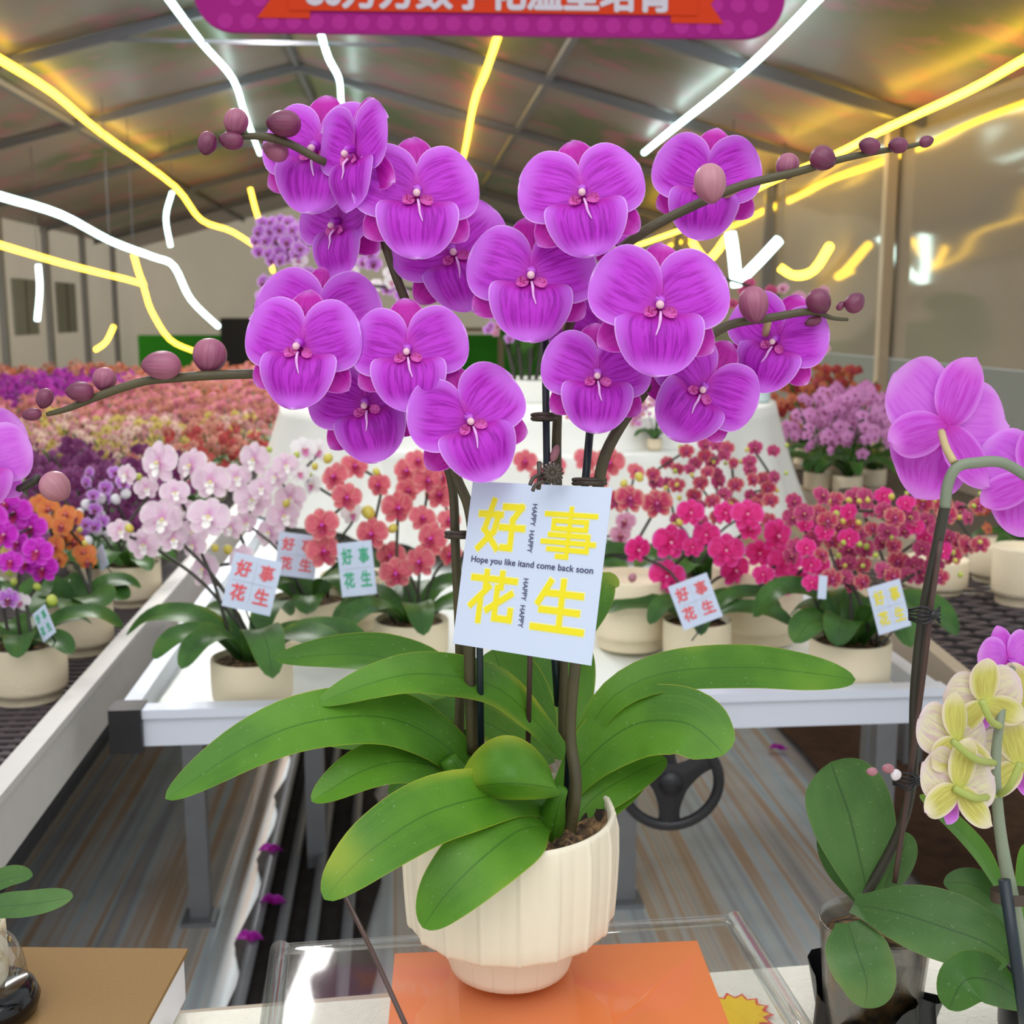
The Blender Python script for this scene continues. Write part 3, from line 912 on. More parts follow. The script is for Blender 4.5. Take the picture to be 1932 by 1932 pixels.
def star(r1, r2, z, n=14): 
    return [(sc0 + ex * (math.cos(i * PI / n) * (r1 if i % 2 else r2)) + ey * (math.sin(i * PI / n) * (r1 if i % 2 else r2)) + ZUP * z) for i in range(2 * n)]
for nm, mt, ra, rb2, z in (('border', 'red', .031, .024, .0004), ('face', 'stary', .027, .021, .0008)):
    m = MB(); m.face([m.vert(p) for p in star(ra, rb2, z)]); m.build(nm, mt, stk, False)
# kraft box
KZ = .91
k0 = ON(346, 1793, KZ); k1 = ON(268, 1935, KZ); kd = (k1 - k0).normalized(); kx = V((-kd.y, kd.x, 0))
if kx.x > 0: kx = -kx
def KB(x, y, z): return k0 + kx * x + kd * y + ZUP * z
kb = thing('cardboard_box', KB(.18, .2, TZ - KZ), 'low box with brown kraft lid and white side at the lower left', 'box')
m = MB(); slab(m, [(0, 0), (.36, 0), (.36, .4), (0, .4)], KB, -.045, -.004); m.build('body', 'whitebox', kb, False)
m = MB(); slab(m, [(-.003, -.003), (.363, -.003), (.363, .403), (-.003, .403)], KB, -.004, 0); m.build('lid', 'kraft', kb, False)
m = MB(); slab(m, [(-.012, .05), (0, .05), (0, .4), (-.012, .4)], KB, -.047, -.038); m.build('flap', 'kraft', kb, False)
# glass ornament
g0 = ON(-22, 1915, KZ)
go = thing('glass_dome', g0, 'clear glass dome on a glossy black round base, cut by the left frame edge', 'ornament')
m = MB(); m.lathe([(0, 0.0005), (.030, .0005), (.037, .004), (.039, .012), (.036, .02), (.031, .024), (0, .024)], 40, 0, g0); m.build('base', 'dark', go)
m = MB(); m.lathe([(.029, .024), (.031, .03), (.030, .038), (.029, .042), (.0275, .05), (.023, .06), (.015, .068), (.004, .072)], 40, 0, g0); m.build('dome', 'glass', go)

# ------------------------------------------------------------------ hero potted orchid
pf = ON(962, 1890, AZ); pc = pf + fh * .0525; pc.z = AZ + .0004
RIM = .0806; PH = .128
hero = thing('potted_orchid', pc, 'large magenta big-lipped orchid in a ribbed cream pot on the clear box', 'orchid')
prof = [(0, .0), (.043, .0), (.0465, .002), (.0485, .008), (.0515, .030), (.0525, .0385), (.066, .0385), (.0735, .039), (.0765, .0405), (.0782, .044), (.0792, .055), (.0805, .075), (.0812, .095), (.0808, .115), (RIM - .0005, PH - .004), (RIM - .001, PH - .0008), (RIM - .0025, PH), (RIM - .0045, PH - .001), (RIM - .0055, PH - .006), (RIM - .006, PH - .03), (0, PH - .034)]
def potmod(r, z, th):
    if r < .02 or z > PH - .0045 and r < RIM - .0012: return r
    x = (th * 18 / (2 * PI)) % 1; d_ = abs(x - .5)
    if z < .0386 and r < .06: return r - .0006 * math.exp(-(d_ / .035) ** 2)
    if z < .0395: return r - .001 * d_
    amp = 1.0 if z < PH - .006 else .35
    return r + amp * (.0019 * math.exp(-(d_ / .045) ** 2) - .0030 * d_ * d_ * 2) + amp * .0004
m = MB(); m.lathe(prof, 18 * 20, 0, pc, potmod); m.build('pot', 'pot', hero)
m = MB(); mz = PH - .012
def mfn(i, j):
    r = (RIM - .0062) * i / 14; th = 2 * PI * j / 60
    return pc + V((r * math.cos(th), r * math.sin(th), mz + .006 * math.sin(i * 2.3 + j * 1.7) * rnd.random() + .004 * math.sin(j * .9 + i)))
m.grid(mfn, 14, 60, close=True)
mo = m.build('growing_medium', 'moss', hero)
m = MB()
for i in range(150):
    th = rnd.uniform(0, 2 * PI); r = math.sqrt(rnd.random()) * (RIM - .012); a = rnd.uniform(0, 6)
    p = pc + V((r * math.cos(th), r * math.sin(th), mz + .006)); q = V((math.cos(a), math.sin(a), rnd.uniform(-.1, .4))) * .008
    m.tube([p - q, p + V((0, 0, .004)), p + q], .0006, 4, sub=2)
m.build('moss_strands', 'mossstrand', mo)
# leaves (pixel path with depth, width in px)
HL = [
    dict(pts=[(885, 1500, .93), (850, 1415, .92), (740, 1355, .90), (600, 1358, .87), (470, 1405, .85), (312, 1507, .83)], w=128, fold=.10, base=.42, peak=.45, tipp=1.7),
    dict(pts=[(900, 1400, .96), (820, 1285, 1.0), (730, 1240, 1.03), (640, 1232, 1.05), (518, 1243, 1.06)], w=96, fold=.35, base=.6, peak=.4, tipp=1.8),
    dict(pts=[(1065, 1425, .93), (1010, 1360, .92), (930, 1293, .91), (800, 1270, .90), (700, 1288, .89), (598, 1328, .88)], w=92, fold=.12, base=.35, peak=.55, tipp=1.7),
    dict(pts=[(890, 1500, .93), (840, 1452, .92), (760, 1435, .90), (680, 1455, .88), (588, 1512, .86)], w=104, fold=.18, base=.4, peak=.45, tipp=1.8),
    dict(pts=[(1050, 1535, .90), (960, 1500, .86), (830, 1525, .82), (720, 1588, .79), (650, 1650, .78), (612, 1697, .775)], w=140, fold=.10, base=.2, peak=.52, tipp=2.2),
    dict(pts=[(1036, 1560, .88), (980, 1565, .84), (905, 1622, .81), (840, 1688, .80), (797, 1750, .80)], w=150, fold=.14, base=.12, peak=.45, tipp=2.0),
    dict(pts=[(1090, 1420, .94), (1150, 1320, .94), (1250, 1270, .95), (1400, 1258, .97), (1520, 1268, .985), (1614, 1282, .99)], w=96, fold=.10, base=.4, peak=.6, tipp=2.6),
    dict(pts=[(1060, 1500, .93), (1120, 1420, .93), (1200, 1365, .93), (1290, 1362, .92), (1345, 1400, .91), (1365, 1425, .905)], w=150, fold=.08, base=.35, peak=.62, tipp=3.2),
    dict(pts=[(1075, 1560, .92), (1120, 1505, .93), (1190, 1462, .94), (1258, 1432, .95)], w=84, fold=.12, base=.45, peak=.45, tipp=1.8),
    dict(pts=[(1092, 1572, .925), (1132, 1530, .935), (1180, 1490, .94), (1225, 1452, .95)], w=56, fold=.1, base=.5, peak=.5),
    dict(pts=[(1010, 1450, .97), (985, 1380, 1.0), (960, 1300, 1.02), (930, 1225, 1.03)], w=150, fold=.1, base=.5, peak=.5, tipp=3),
    dict(pts=[(1030, 1430, .98), (1045, 1340, 1.03), (1060, 1260, 1.06), (1080, 1190, 1.08)], w=140, fold=.1, base=.5, peak=.5, tipp=3),
    dict(pts=[(1040, 1430, .95), (960, 1385, .96), (880, 1345, .965), (815, 1330, .96)], w=72, fold=.1, base=.5, peak=.5, tipp=2),
    dict(pts=[(900, 1470, .95), (850, 1380, .96), (780, 1335, .965), (700, 1310, .97)], w=70, fold=.1, base=.5, peak=.5, tipp=2),
    dict(pts=[(890, 1490, .96), (830, 1470, .97), (770, 1470, .975), (733, 1498, .975)], w=50, fold=.1, base=.5, peak=.5, tipp=2),
    dict(pts=[(900, 1400, .97), (800, 1390, .98), (700, 1395, .98), (610, 1400, .98)], w=52, fold=.1, base=.5, peak=.5, tipp=2),
    dict(pts=[(1100, 1200, 1.05), (1130, 1130, 1.07), (1145, 1095, 1.08), (1168, 1106, 1.08)], w=54, fold=.1, base=.6, peak=.5, tipp=2),
]
for q in HL: leaf(hero, q['pts'], q['w'], fold=q['fold'], base=q['base'], peak=q['peak'], tipp=q.get('tipp', 2.2))
# the cupped centre leaf that faces the viewer
mb = MB(); cc = (965, 1450)
def cl(i, j):
    s = i / 20; t = -1 + 2 * j / 14
    px = 1056 - 182 * s; bow = max(0, math.sin(PI * s)) ** .5
    mid = 1490 - 10 * math.sin(PI * s) - 2 * s
    if t < 0: py = mid + 92 * bow * t; d = .862 - .035 * math.sin(PI * s) + .034 * t * t * bow
    else: py = mid + 30 * bow * t; d = .862 - .035 * math.sin(PI * s) + .016 * t * bow
    return W(px + 8 * t, py, d)
mb.grid(cl, 20, 14); lf = mb.build('leaf', 'leaf', hero)
m = MB(); m.tube([W(1035, 1580, .895), W(1040, 1545, .885), W(1050, 1510, .875), W(1062, 1488, .87)], [.012, .011, .007, .004], 10); m.build('leaf_base', 'leaf', hero)
m = MB(); m.tube([W(905, 1520, .93), W(870, 1470, .915), W(845, 1430, .91)], [.012, .010, .007], 10); m.build('leaf_base', 'leaf', hero)

# flower spikes
SPK = {
    'A': ([(893, 1420, .925), (886, 1230, .90), (893, 1050, .885), (885, 960, .88), (858, 890, .88), (836, 780, .885), (800, 660, .885), (770, 580, .885), (745, 515, .88), (712, 420, .875), (680, 350, .87), (640, 318, .865), (600, 300, .855), (560, 278, .85), (530, 265, .845), (500, 258, .84), (470, 257, .84), (412, 258, .838)],
          [13, 12, 11, 10.5, 10, 9.5, 9, 9, 9, 8.5, 8, 7.5, 7.5, 7.5, 8, 8, 6, 5]),
    'B': ([(866, 1400, .95), (868, 1240, .93), (860, 1050, .905), (850, 900, .895), (800, 800, .885), (740, 755, .88), (690, 735, .875), (640, 718, .87), (590, 708, .865), (510, 705, .855), (400, 708, .85), (330, 713, .848), (270, 720, .846), (200, 742, .845), (130, 770, .845), (88, 782, .845)],
          [10, 10, 9.5, 9, 9, 9, 9, 9, 9, 9, 9, 8.5, 8, 8, 6, 4]),
    'C': ([(1062, 1400, .95), (1062, 1240, .93), (1055, 1000, .905), (1050, 880, .895), (1052, 780, .89), (1060, 690, .885), (1072, 620, .88), (1110, 540, .88), (1165, 475, .875), (1230, 428, .87), (1320, 383, .87), (1400, 350, .87), (1500, 325, .868), (1580, 302, .866), (1650, 287, .865), (1700, 279, .865), (1742, 270, .865)],
          [10, 10, 10, 10, 9, 9, 9, 9.5, 9.5, 9.5, 9, 8.5, 8, 7, 6, 5, 4]),
    'D': ([(1072, 1580, .895), (1086, 1480, .885), (1076, 1380, .89), (1086, 1250, .885), (1110, 1050, .88), (1128, 920, .875), (1150, 840, .87), (1215, 740, .87), (1270, 690, .868), (1330, 640, .86), (1380, 612, .858), (1450, 600, .855), (1530, 588, .855), (1570, 600, .855), (1600, 603, .855)],
          [14, 12, 11, 11, 11, 11, 11, 10.5, 9.5, 9, 8.5, 8, 7, 4, 3]),
}
SP = {}
for kx_, (pts, rad) in SPK.items():
    m = MB(); P = [W(*p) for p in pts]; m.tube(P, [r * .88 / F for r in rad], 10, sub=6)
    o = m.build('flower_spike', 'stem', hero); SP[kx_] = o
    # nodes with papery bracts
    m = MB()
    for t in (1, 2, 3):
        a, b = P[t], P[t + 1]; d_ = (b - a).normalized(); r = rad[t] * .88 / F
        m.tube([a - d_ * .004, a, a + d_ * .012, a + d_ * .022], [r * 1.12, r * 1.25, r * 1.12, r * 1.0], 10, sub=2)
    m.build('stem_bract', 'pedicel', o)
FL = [  # px, py, span, depth, yaw, pitch, roll, variant
    (598, 285, 228, .872, -12, 5, 4, 2), (668, 290, 205, .835, -46, 0, 4, 1), (787, 368, 232, .83, 8, 5, 0, 0),
    (640, 425, 192, .885, -40, 0, 2, 3), (855, 478, 215, .882, 6, 5, -20, 1),
    (604, 612, 232, .875, 5, 5, 4, 3), (568, 655, 222, .822, -8, 6, 4, 0), (770, 665, 212, .818, 2, 6, -2, 2),
    (692, 765, 205, .852, -4, 4, -12, 1), (886, 795, 222, .815, 10, 6, -20, 3),
    (1100, 368, 232, .83, -4, 8, -8, 0), (1002, 522, 236, .845, 4, 5, 2, 2),
    (1333, 345, 198, .905, -14, -6, 8, 3), (1244, 578, 252, .805, 2, 6, 2, 1),
    (1130, 640, 190, .895, -6, 5, 6, 3), (1127, 710, 202, .835, 2, 5, 2, 0), (1325, 735, 204, .86, 4, -4, 36, 2), (1463, 645, 184, .875, -22, 0, 22, 1),
    (1165, 468, 130, .905, 60, 0, 10, 2),
]
for f_ in FL:
    fo = hero_flower(hero, *f_)
# pedicels from each flower back to its spike
for (px, py, sp_, d, *_), kk in zip(FL, 'AAAAABBBBBCCCCDDDDC'):
    P = W(px, py, d) - fw * -.012
    sp_pts = [W(*p) for p in SPK[kk][0]][4:]
    Q = min(sp_pts, key=lambda q: (q - P).length)
    back = P + fw * .028
    m = MB(); m.tube([P, back, (back + Q) / 2 + fw * .006 - up * .004, Q], [.0026, .0026, .0026, .003], 8, sub=5); m.build('pedicel', 'pedpale', hero)
BUDS = [
    (535, 233, 66, 50, 180, .84, 'buddark', [(578, 236, .84), (580, 260, .842), (562, 284, .845)], 'pedpale'),
    (445, 231, 52, 46, 100, .836, 'bud', [(468, 214, .837), (500, 252, .84)], 'pedicel'),
    (436, 265, 46, 35, 185, .835, 'buddark', [(476, 258, .838)], 'pedicel'),
    (391, 271, 46, 36, 100, .836, 'buddark', [(396, 247, .836), (415, 258, .838)], 'pedicel'),
    (520, 284, 50, 40, 200, .856, 'bud', [(552, 280, .853)], 'pedicel'),
    (396, 672, 68, 64, 95, .856, 'bud', [(412, 640, .853), (450, 668, .853), (492, 698, .855)], 'pedicel'),
    (304, 689, 74, 54, 180, .84, 'bud', [(352, 684, .842), (380, 700, .846), (390, 712, .85)], 'pedpale'),
    (197, 716, 46, 44, 100, .85, 'bud', [(212, 690, .85), (245, 690, .849), (275, 712, .848)], 'pedpale'),
    (150, 739, 52, 38, 180, .84, 'buddark', [(180, 745, .843)], 'pedicel'),
    (84, 752, 40, 32, 105, .843, 'buddark', [(96, 733, .843), (120, 748, .844)], 'pedicel'),
    (60, 782, 36, 24, 170, .842, 'buddark', [(85, 781, .843)], 'pedicel'),
    (1340, 347, 78, 60, 85, .84, 'budpale', [(1325, 312, .84), (1318, 345, .85), (1322, 378, .866)], 'pedpale'),
    (1486, 314, 50, 44, 100, .875, 'bud', [(1492, 285, .874), (1508, 318, .87)], 'pedicel'),
    (1553, 299, 50, 46, 30, .862, 'buddark', [(1525, 278, .862), (1505, 290, .864), (1500, 322, .866)], 'pedicel'),
    (1640, 275, 42, 32, 190, .86, 'buddark', [(1660, 283, .862)], 'pedicel'),
    (1694, 274, 38, 30, 180, .86, 'buddark', [(1712, 277, .863)], 'pedicel'),
    (1748, 267, 28, 22, -15, .864, 'buddark', [(1730, 272, .865)], 'pedicel'),
    (1422, 575, 72, 56, 85, .842, 'bud', [(1412, 538, .842), (1390, 560, .848), (1388, 606, .856)], 'pedicel'),
    (1545, 569, 50, 46, 55, .85, 'buddark', [(1522, 545, .85), (1512, 570, .852), (1516, 590, .854)], 'pedicel'),
    (1613, 571, 42, 36, -50, .854, 'buddark', [(1600, 592, .854), (1580, 604, .854), (1560, 597, .855)], 'pedicel'),
    (1586, 577, 20, 14, -50, .855, 'buddark', [(1570, 592, .855)], 'pedicel'),
    (1534, 606, 36, 20, 160, .858, 'buddark', [(1552, 596, .856)], 'pedicel'),
    (1047, 855, 34, 16, -70, .885, 'budpale', [(1052, 876, .893)], 'pedicel'),
]
for b_ in BUDS: bud(hero, *b_)


def stake(pts, wpx, mat, label, name='support_stake', group='support stakes in the cream pot'):
    m = MB(); d = pts[0][2]; m.tube([W(*p) for p in pts], wpx / 2 * d / F, 10, sub=1)
    return tag(m.build(name, mat), label, 'stake', group)


stake([(908, 1425, .915), (905, 1220, .895), (900, 930, .885)], 13, 'stake', 'dark teal stake beside the leftmost stem of the big magenta orchid')
stake([(996, 1415, .925), (1000, 1240, .905), (1003, 1000, .895)], 10, 'stick', 'thin brown stick standing mid-pot, seen between the orchid card and centre leaf')
stake([(1052, 1330, .945), (1046, 1240, .925), (1032, 900, .89), (1028, 620, .87)], 13, 'stake', 'tall dark teal stake topping out behind the middle magenta blossoms')
stake([(1068, 1540, .91), (1085, 1200, .895), (1104, 915, .885), (1114, 800, .88)], 15, 'stake', 'thick dark stake leading to the right-hand magenta blossoms')
stake([(648, 1685, .80), (700, 1790, .76), (770, 1945, .70)], 9, 'stick', 'thin brown stick slanting down in front of the clear box', 'bamboo_stick', None)


def clipring(cx, cy, d, wpx, label):
    m = MB(); s = d / F; c = W(cx, cy, d)
    for dz in (0, 7 * s):
        m.tube([c + rt * (wpx * s * math.cos(a * PI / 6) * .6) - fw * (.008 * math.sin(a * PI / 6)) + up * dz for a in range(13)], .0016, 6, sub=2)
    m.bar(c - rt * wpx * .5 * s - fw * .008, c + rt * wpx * .5 * s - fw * .008, .002, 9 * s)
    return tag(m.build('stem_clip', 'clip'), label, 'clip', 'plant clips')


clipring(1026, 790, .876, 36, 'brown clip on the tall stake under the middle blossoms')
clipring(868, 1012, .895, 44, 'brown clip holding the left stems just left of the white card')
clipring(1112, 912, .878, 50, 'brown clip on the right stem just above the white card')

# ------------------------------------------------------------------ cards with characters
GLY = {
    '好': [[(.27, .0), (.12, .58), (.44, .95)], [(.42, .27), (.34, .62), (.02, .97)], [(.0, .27), (.47, .27)], [(.55, .10), (.93, .10), (.76, .36), (.76, .93), (.58, .93)], [(.50, .52), (1.0, .52)]],
    '事': [[(.02, .12), (.98, .12)], [(.5, 0), (.5, .97), (.32, .97)], [(.18, .25), (.82, .25), (.82, .41), (.18, .41), (.18, .25)], [(.13, .54), (.88, .54), (.88, .83), (.13, .83)], [(.0, .685), (1.0, .685)]],
    '花': [[(.02, .13), (.98, .13)], [(.32, 0), (.32, .27)], [(.68, 0), (.68, .27)], [(.40, .30), (.03, .70)], [(.24, .5), (.24, 1.0)], [(.60, .30), (.60, .92), (.95, .92), (.95, .74)], [(.92, .40), (.42, .76)]],
    '生': [[(.27, .02), (.06, .44)], [(.2, .24), (.92, .24)], [(.14, .58), (.88, .58)], [(.0, .94), (1.0, .94)], [(.54, 0), (.54, .94)]],
}


def glyph(m, ch, u0, v0, u1, v1, wd, f, z, mi=0):
    q_ = 0
    if ch == '事': wd *= .74
    for st_ in GLY[ch]:
        for (ax, ay), (bx_, by_) in zip(st_, st_[1:]):
            A = V((u0 + ax * (u1 - u0), v0 + ay * (v1 - v0))); B = V((u0 + bx_ * (u1 - u0), v0 + by_ * (v1 - v0)))
            d = (B - A).normalized() * wd / 2; nrm = V((-d.y, d.x)); A = A - d; B = B + d
            q_ += 1
            m.face([m.vert(f(p.x, p.y, z + q_ * 9e-6)) for p in (A - nrm, B - nrm, B + nrm, A + nrm)][::-1], mi)


def solve_card():
    import numpy as np
    px = [(892, 908), (1155, 920), (1115, 1256), (854, 1214)]
    r = [np.array([(x - 966) / F, -(y - 966) / F, 1.0]) for x, y in px]
    A = np.stack([r[1], -r[2], r[3]], 1); d = np.linalg.solve(A, r[0])   # d0=1: TL = TR - BR + BL
    ds = np.array([1, d[0], d[1], d[2]]); ds *= .81 / ds.mean()
    return [W(x, y, float(q)) for (x, y), q in zip(px, ds)]


c0, c1_, c2_, c3_ = solve_card()
eu, ev = c1_ - c0, c3_ - c0; en = eu.cross(ev).normalized()
if en.dot(fw) > 0: en = -en
def CF(u, v, z=0): return c0 + eu * u + ev * v + en * z
card = thing('gift_card', CF(.5, .5), 'large white card with four yellow characters clipped before the magenta orchid', 'card')
m = MB(); slab(m, [(0, 1), (1, 1), (1, 0), (0, 0)], CF, -.0006, 0); m.build('sheet', 'card', card, False)
BOXES = (('好', .10, .115, .42, .41), ('事', .575, .135, .925, .42), ('花', .095, .545, .42, .835), ('生', .575, .555, .91, .845))
m = MB()
for ch, *bb in BOXES: glyph(m, ch, *bb, .050, CF, .00008)
m.build('halo', 'halo', card, False)
m = MB()
for i, (ch, *bb) in enumerate(BOXES): glyph(m, ch, *bb, .036, CF, .0004)
m.build('characters', 'yellow', card, False)
text_mesh('greeting_text', 'Hope you like itand come back soon', .058, lambda x, y: CF(.505 + x * 1.0, .475 - y * .92, .0006), 'ink', card, .0006, 1.02)
for vv in (.26, .70):
    text_mesh('side_text', 'HAPPY  HAPPY', .05, lambda x, y, vv=vv: CF(.49 + y, vv + x * .88, .0006), 'ink', card, .0004)
# flower clip on the card
kc = W(1042, 893, .79); fc = thing('flower_clip', kc, 'small brown plastic flower-shaped clip pinching the top of the white card', 'clip')
m = MB(); s_ = .79 / F
for i in range(14):
    a = 2 * PI * i / 14; e1 = rt * math.cos(a) + up * math.sin(a)
    m.tube([kc + e1 * 5 * s_ - fw * .004, kc + e1 * 12 * s_ - fw * .005, kc + e1 * 19 * s_ - fw * .001], [.0009, .0014, .0012], 6, sub=2)
m.ellipsoid(kc - fw * .003, -fw, .005, .006, 6, 10)
m.build('rosette', 'clip', fc)
m = MB()
m.tube([W(1030, 895, .792), W(1008, 900, .788), W(1000, 915, .786)], .0014, 8); m.tube([W(1034, 905, .79), (W(1012, 914, .788)), W(1005, 926, .786)], .0014, 8); m.tube([W(1017, 872, .80), W(1018, 900, .795), W(1016, 922, .79)], .0016, 8)
m.build('prong', 'clip', fc)


def small_tag(cx, cy, wpx, hpx, rot, d, ink, label, yaw=0, name='gift_card'):
    s = d / F; B = cam_rot(yaw, 0, rot); c = W(cx, cy, d)
    X = (B @ V((1, 0, 0, 0))).to_3d(); Y = (B @ V((0, 1, 0, 0))).to_3d(); Z = (B @ V((0, 0, 1, 0))).to_3d()
    def f(u, v, z=0): return c + X * ((u - .5) * wpx * s) - Y * ((v - .5) * hpx * s) + Z * z
    t = thing(name, c, label, 'card', 'small tags on the display orchids')
    m = MB(); slab(m, [(0, 1), (1, 1), (1, 0), (0, 0)], f, -.001, 0); m.build('sheet', 'card', t, False)
    m = MB(); m.tube([f(.5, .6, -.003), f(.5, 1.0, -.006), c - ZUP * (hpx * .9 * s) - Z * .03], .0015, 6, sub=2); m.build('pick', 'stake', t)
    if ink:
        m = MB()
        for ch, *bb in (('好', .12, .12, .4, .40), ('事', .60, .12, .88, .40), ('花', .12, .56, .4, .84), ('生', .60, .56, .88, .84)): glyph(m, ch, *bb, .038, f, .0012)
        m.build('characters', ink, t, False)
        m = MB(); poly(m, [(.08, .49), (.92, .49), (.92, .475), (.08, .475)], f, .0011); poly(m, [(.495, .88), (.505, .88), (.505, .1), (.495, .1)], f, .0011)
        m.build('divider_lines', 'inkgrey', t, False)
    return t


# ------------------------------------------------------------------ generic small orchid flowers
def fset(name, petal, edge, vein, base, lip, center, **kw):
    MAT[name] = petal_mat('petal_' + name, sc(*petal), sc(*edge), sc(*vein), sc(*base), trans=.3, vscale=9, **kw)
    MAT[name + '_lip'] = plain('lip_' + name, sc(*lip), .5); MAT[name + '_c'] = plain('centre_' + name, sc(*center), .5)
    out = []
    for v in range(3):
        mb = MB()
        for a, L, hw in ((90, .95, .36), (-52, .92, .33), (232, .92, .33)): petal_grid(mb, L, hw, a + rnd.uniform(-5, 5), -.05, .2, .1, .03, 6, 6, seed=v)
        for a in (17, 163): petal_grid(mb, .98, .56, a, 0, .0, .06, .04, 8, 8, seed=v + 3, off=(0, .02))
        petal_grid(mb, .5, .2, -90, .1, .5, -.35, .0, 5, 5, mi=1, off=(0, -.08))
        for a in (-25, 205): petal_grid(mb, .28, .13, a, .1, .7, -.7, 0, 4, 4, mi=1, off=(0, -.03))
        mb.ellipsoid((0, .02, .14), (0, -.3, 1), .24, .15, 5, 8, 2)
        out.append(mb.mesh('flower', [name, name + '_lip', name + '_c']))
    return out


FS = {
    'pale': fset('pale', (240, 214, 230), (244, 236, 234), (234, 190, 222), (234, 176, 220), (246, 240, 236), (236, 220, 140), veinamt=.4, basew=.35),
    'white': fset('white', (244, 240, 240), (246, 244, 242), (236, 226, 234), (238, 214, 226), (210, 120, 170), (230, 220, 150), veinamt=.3),
    'salmon': fset('salmon', (228, 116, 128), (240, 176, 164), (206, 66, 104), (220, 60, 130), (170, 24, 74), (222, 90, 220), veinamt=.6),
    'hot': fset('hot', (232, 52, 140), (244, 100, 196), (206, 16, 90), (196, 10, 90), (214, 10, 120), (250, 180, 210), veinamt=.6),
    'crim': fset('crim', (196, 58, 100), (230, 176, 150), (160, 26, 70), (180, 40, 120), (150, 20, 90), (240, 150, 200), veinamt=.6, rim0=.6),
    'dpink': fset('dpink', (196, 70, 128), (222, 150, 150), (150, 24, 70), (186, 40, 120), (140, 16, 80), (236, 190, 120), veinamt=.6),
    'mag': fset('mag', (206, 40, 200), (226, 110, 226), (160, 8, 140), (180, 20, 150), (170, 16, 90), (236, 170, 190), veinamt=.5),
    'orng': fset('orng', (228, 136, 72), (218, 160, 80), (216, 90, 90), (214, 70, 110), (150, 30, 60), (236, 180, 160), veinamt=.5),
    'lilac': fset('lilac', (196, 110, 214), (232, 214, 240), (170, 60, 190), (190, 90, 200), (120, 30, 70), (236, 200, 190), veinamt=.5, rim0=.55),
    'pinkw': fset('pinkw', (222, 160, 190), (236, 206, 214), (190, 70, 120), (200, 90, 140), (140, 30, 80), (230, 190, 140), veinamt=.6),
}


def sflower(parent, kind, px, py, span, d, v=None, yaw=None, pitch=None, roll=None):
    me = FS[kind][rnd.randrange(3)]
    o = link('flower', me, parent)
    yaw = rnd.uniform(-35, 35) if yaw is None else yaw; pitch = rnd.uniform(-12, 18) if pitch is None else pitch; roll = rnd.uniform(-14, 14) if roll is None else roll
    o.matrix_parent_inverse = M.Translation(-root_loc(parent))
    o.matrix_basis = M.Translation(W(px, py, d)) @ cam_rot(yaw, pitch, roll) @ M.Scale(span / 2 * d / F, 4)
    return o


def pot_geo(c, r, h, mat='potrough', foot=.84):
    m = MB(); m.lathe([(0, 0), (r * foot * .97, 0), (r * foot, h * .03), (r * foot, h * .16), (r * .95, h * .18), (r * .985, h * .26), (r, h * .5), (r, h * .97), (r * .985, h), (r * .94, h), (r * .92, h * .9), (0, h * .88)], 48, 0, c)
    return m


def bench_pot(cx, by, wpx, h, z=BZ):
    f0 = ON(cx, by, z); d = depth(f0); r = wpx / 2 * (d + .06) / F
    return f0 + fh * r * .84, r


def auto_leaves(parent, top, r, n, L, mat, seed, wd=.055, lift=.6, a0=0, arc=2 * PI):
    R2 = random.Random(seed)
    for i in range(n):
        a = a0 + arc * (i + R2.uniform(-.3, .3)) / n; l = L * R2.uniform(.75, 1.15)
        d = V((math.cos(a), math.sin(a), 0)); hz = lift * R2.uniform(.6, 1.3)
        p = [top + d * r * .15, top + d * l * .35 + ZUP * l * hz * .5, top + d * l * .75 + ZUP * l * hz * .55, top + d * l + ZUP * l * hz * .25]
        mb = MB(); leaf_geo(mb, p, wd / 2 * R2.uniform(.8, 1.2), (ZUP + V((0, -.35, 0))).normalized(), .2, 14, 6)
        mb.build('leaf', mat, parent)


def mid_plant(label, kind, potspec, flowers, group, leaves=(7, .17, 'leafdark'), buds=(), spikes=4, dd=0.0, seed=1, potmat='potrough', category='orchid', spread=.07, z=BZ, lwd=.055, lift=.6):
    cx, by, wpx, h = potspec
    c, r = bench_pot(cx, by, wpx, h, z)
    root = thing('potted_orchid', c + V((0, 0, .0003)), label, category, group)
    pot_geo(c + V((0, 0, .0005)), r, h, potmat).build('pot', potmat, root)
    top = c + ZUP * h * .9
    m = MB(); m.lathe([(0, .006), (r * .5, .004), (r * .9, 0)], 24, 0, top); m.build('growing_medium', 'moss', root)
    R2 = random.Random(seed); d0 = depth(c) + dd
    pts = []
    for f_ in flowers:
        px, py, sp_ = f_[:3]; kd = f_[3] if len(f_) > 3 else kind
        d = d0 + R2.uniform(-spread, spread)
        sflower(root, kd, px, py, sp_, d); pts.append(W(px, py, d) + fw * .02)
    auto_leaves(root, top, r, leaves[0], leaves[1], leaves[2], seed, lwd, lift)
    pts.sort(key=lambda p: p.dot(rt)); n = len(pts)
    for i in range(spikes):
        g = pts[i * n // spikes:(i + 1) * n // spikes]
        if not g: continue
        g.sort(key=lambda p: p.z)
        b = top + V((R2.uniform(-.5, .5) * r, R2.uniform(-.5, .5) * r, 0))
        lowz = g[0].z; g0 = g[0]
        path = [b, b.lerp(g0, .5) + ZUP * .03] + [q + fw * .01 for q in g[::max(1, len(g) // 4)]]
        m = MB(); m.tube(path, .0032, 6, sub=4); m.build('flower_spike', 'stemdark', root)
    for px, py, sp_, mt in buds:
        d = d0 + R2.uniform(-.05, .03); m = MB(); m.ellipsoid(W(px, py, d), rt * R2.uniform(-1, 1) - up, sp_ * 1.15 * d / F, sp_ * d / F, 8, 10); m.build('flower_bud', mt, root)
    return root


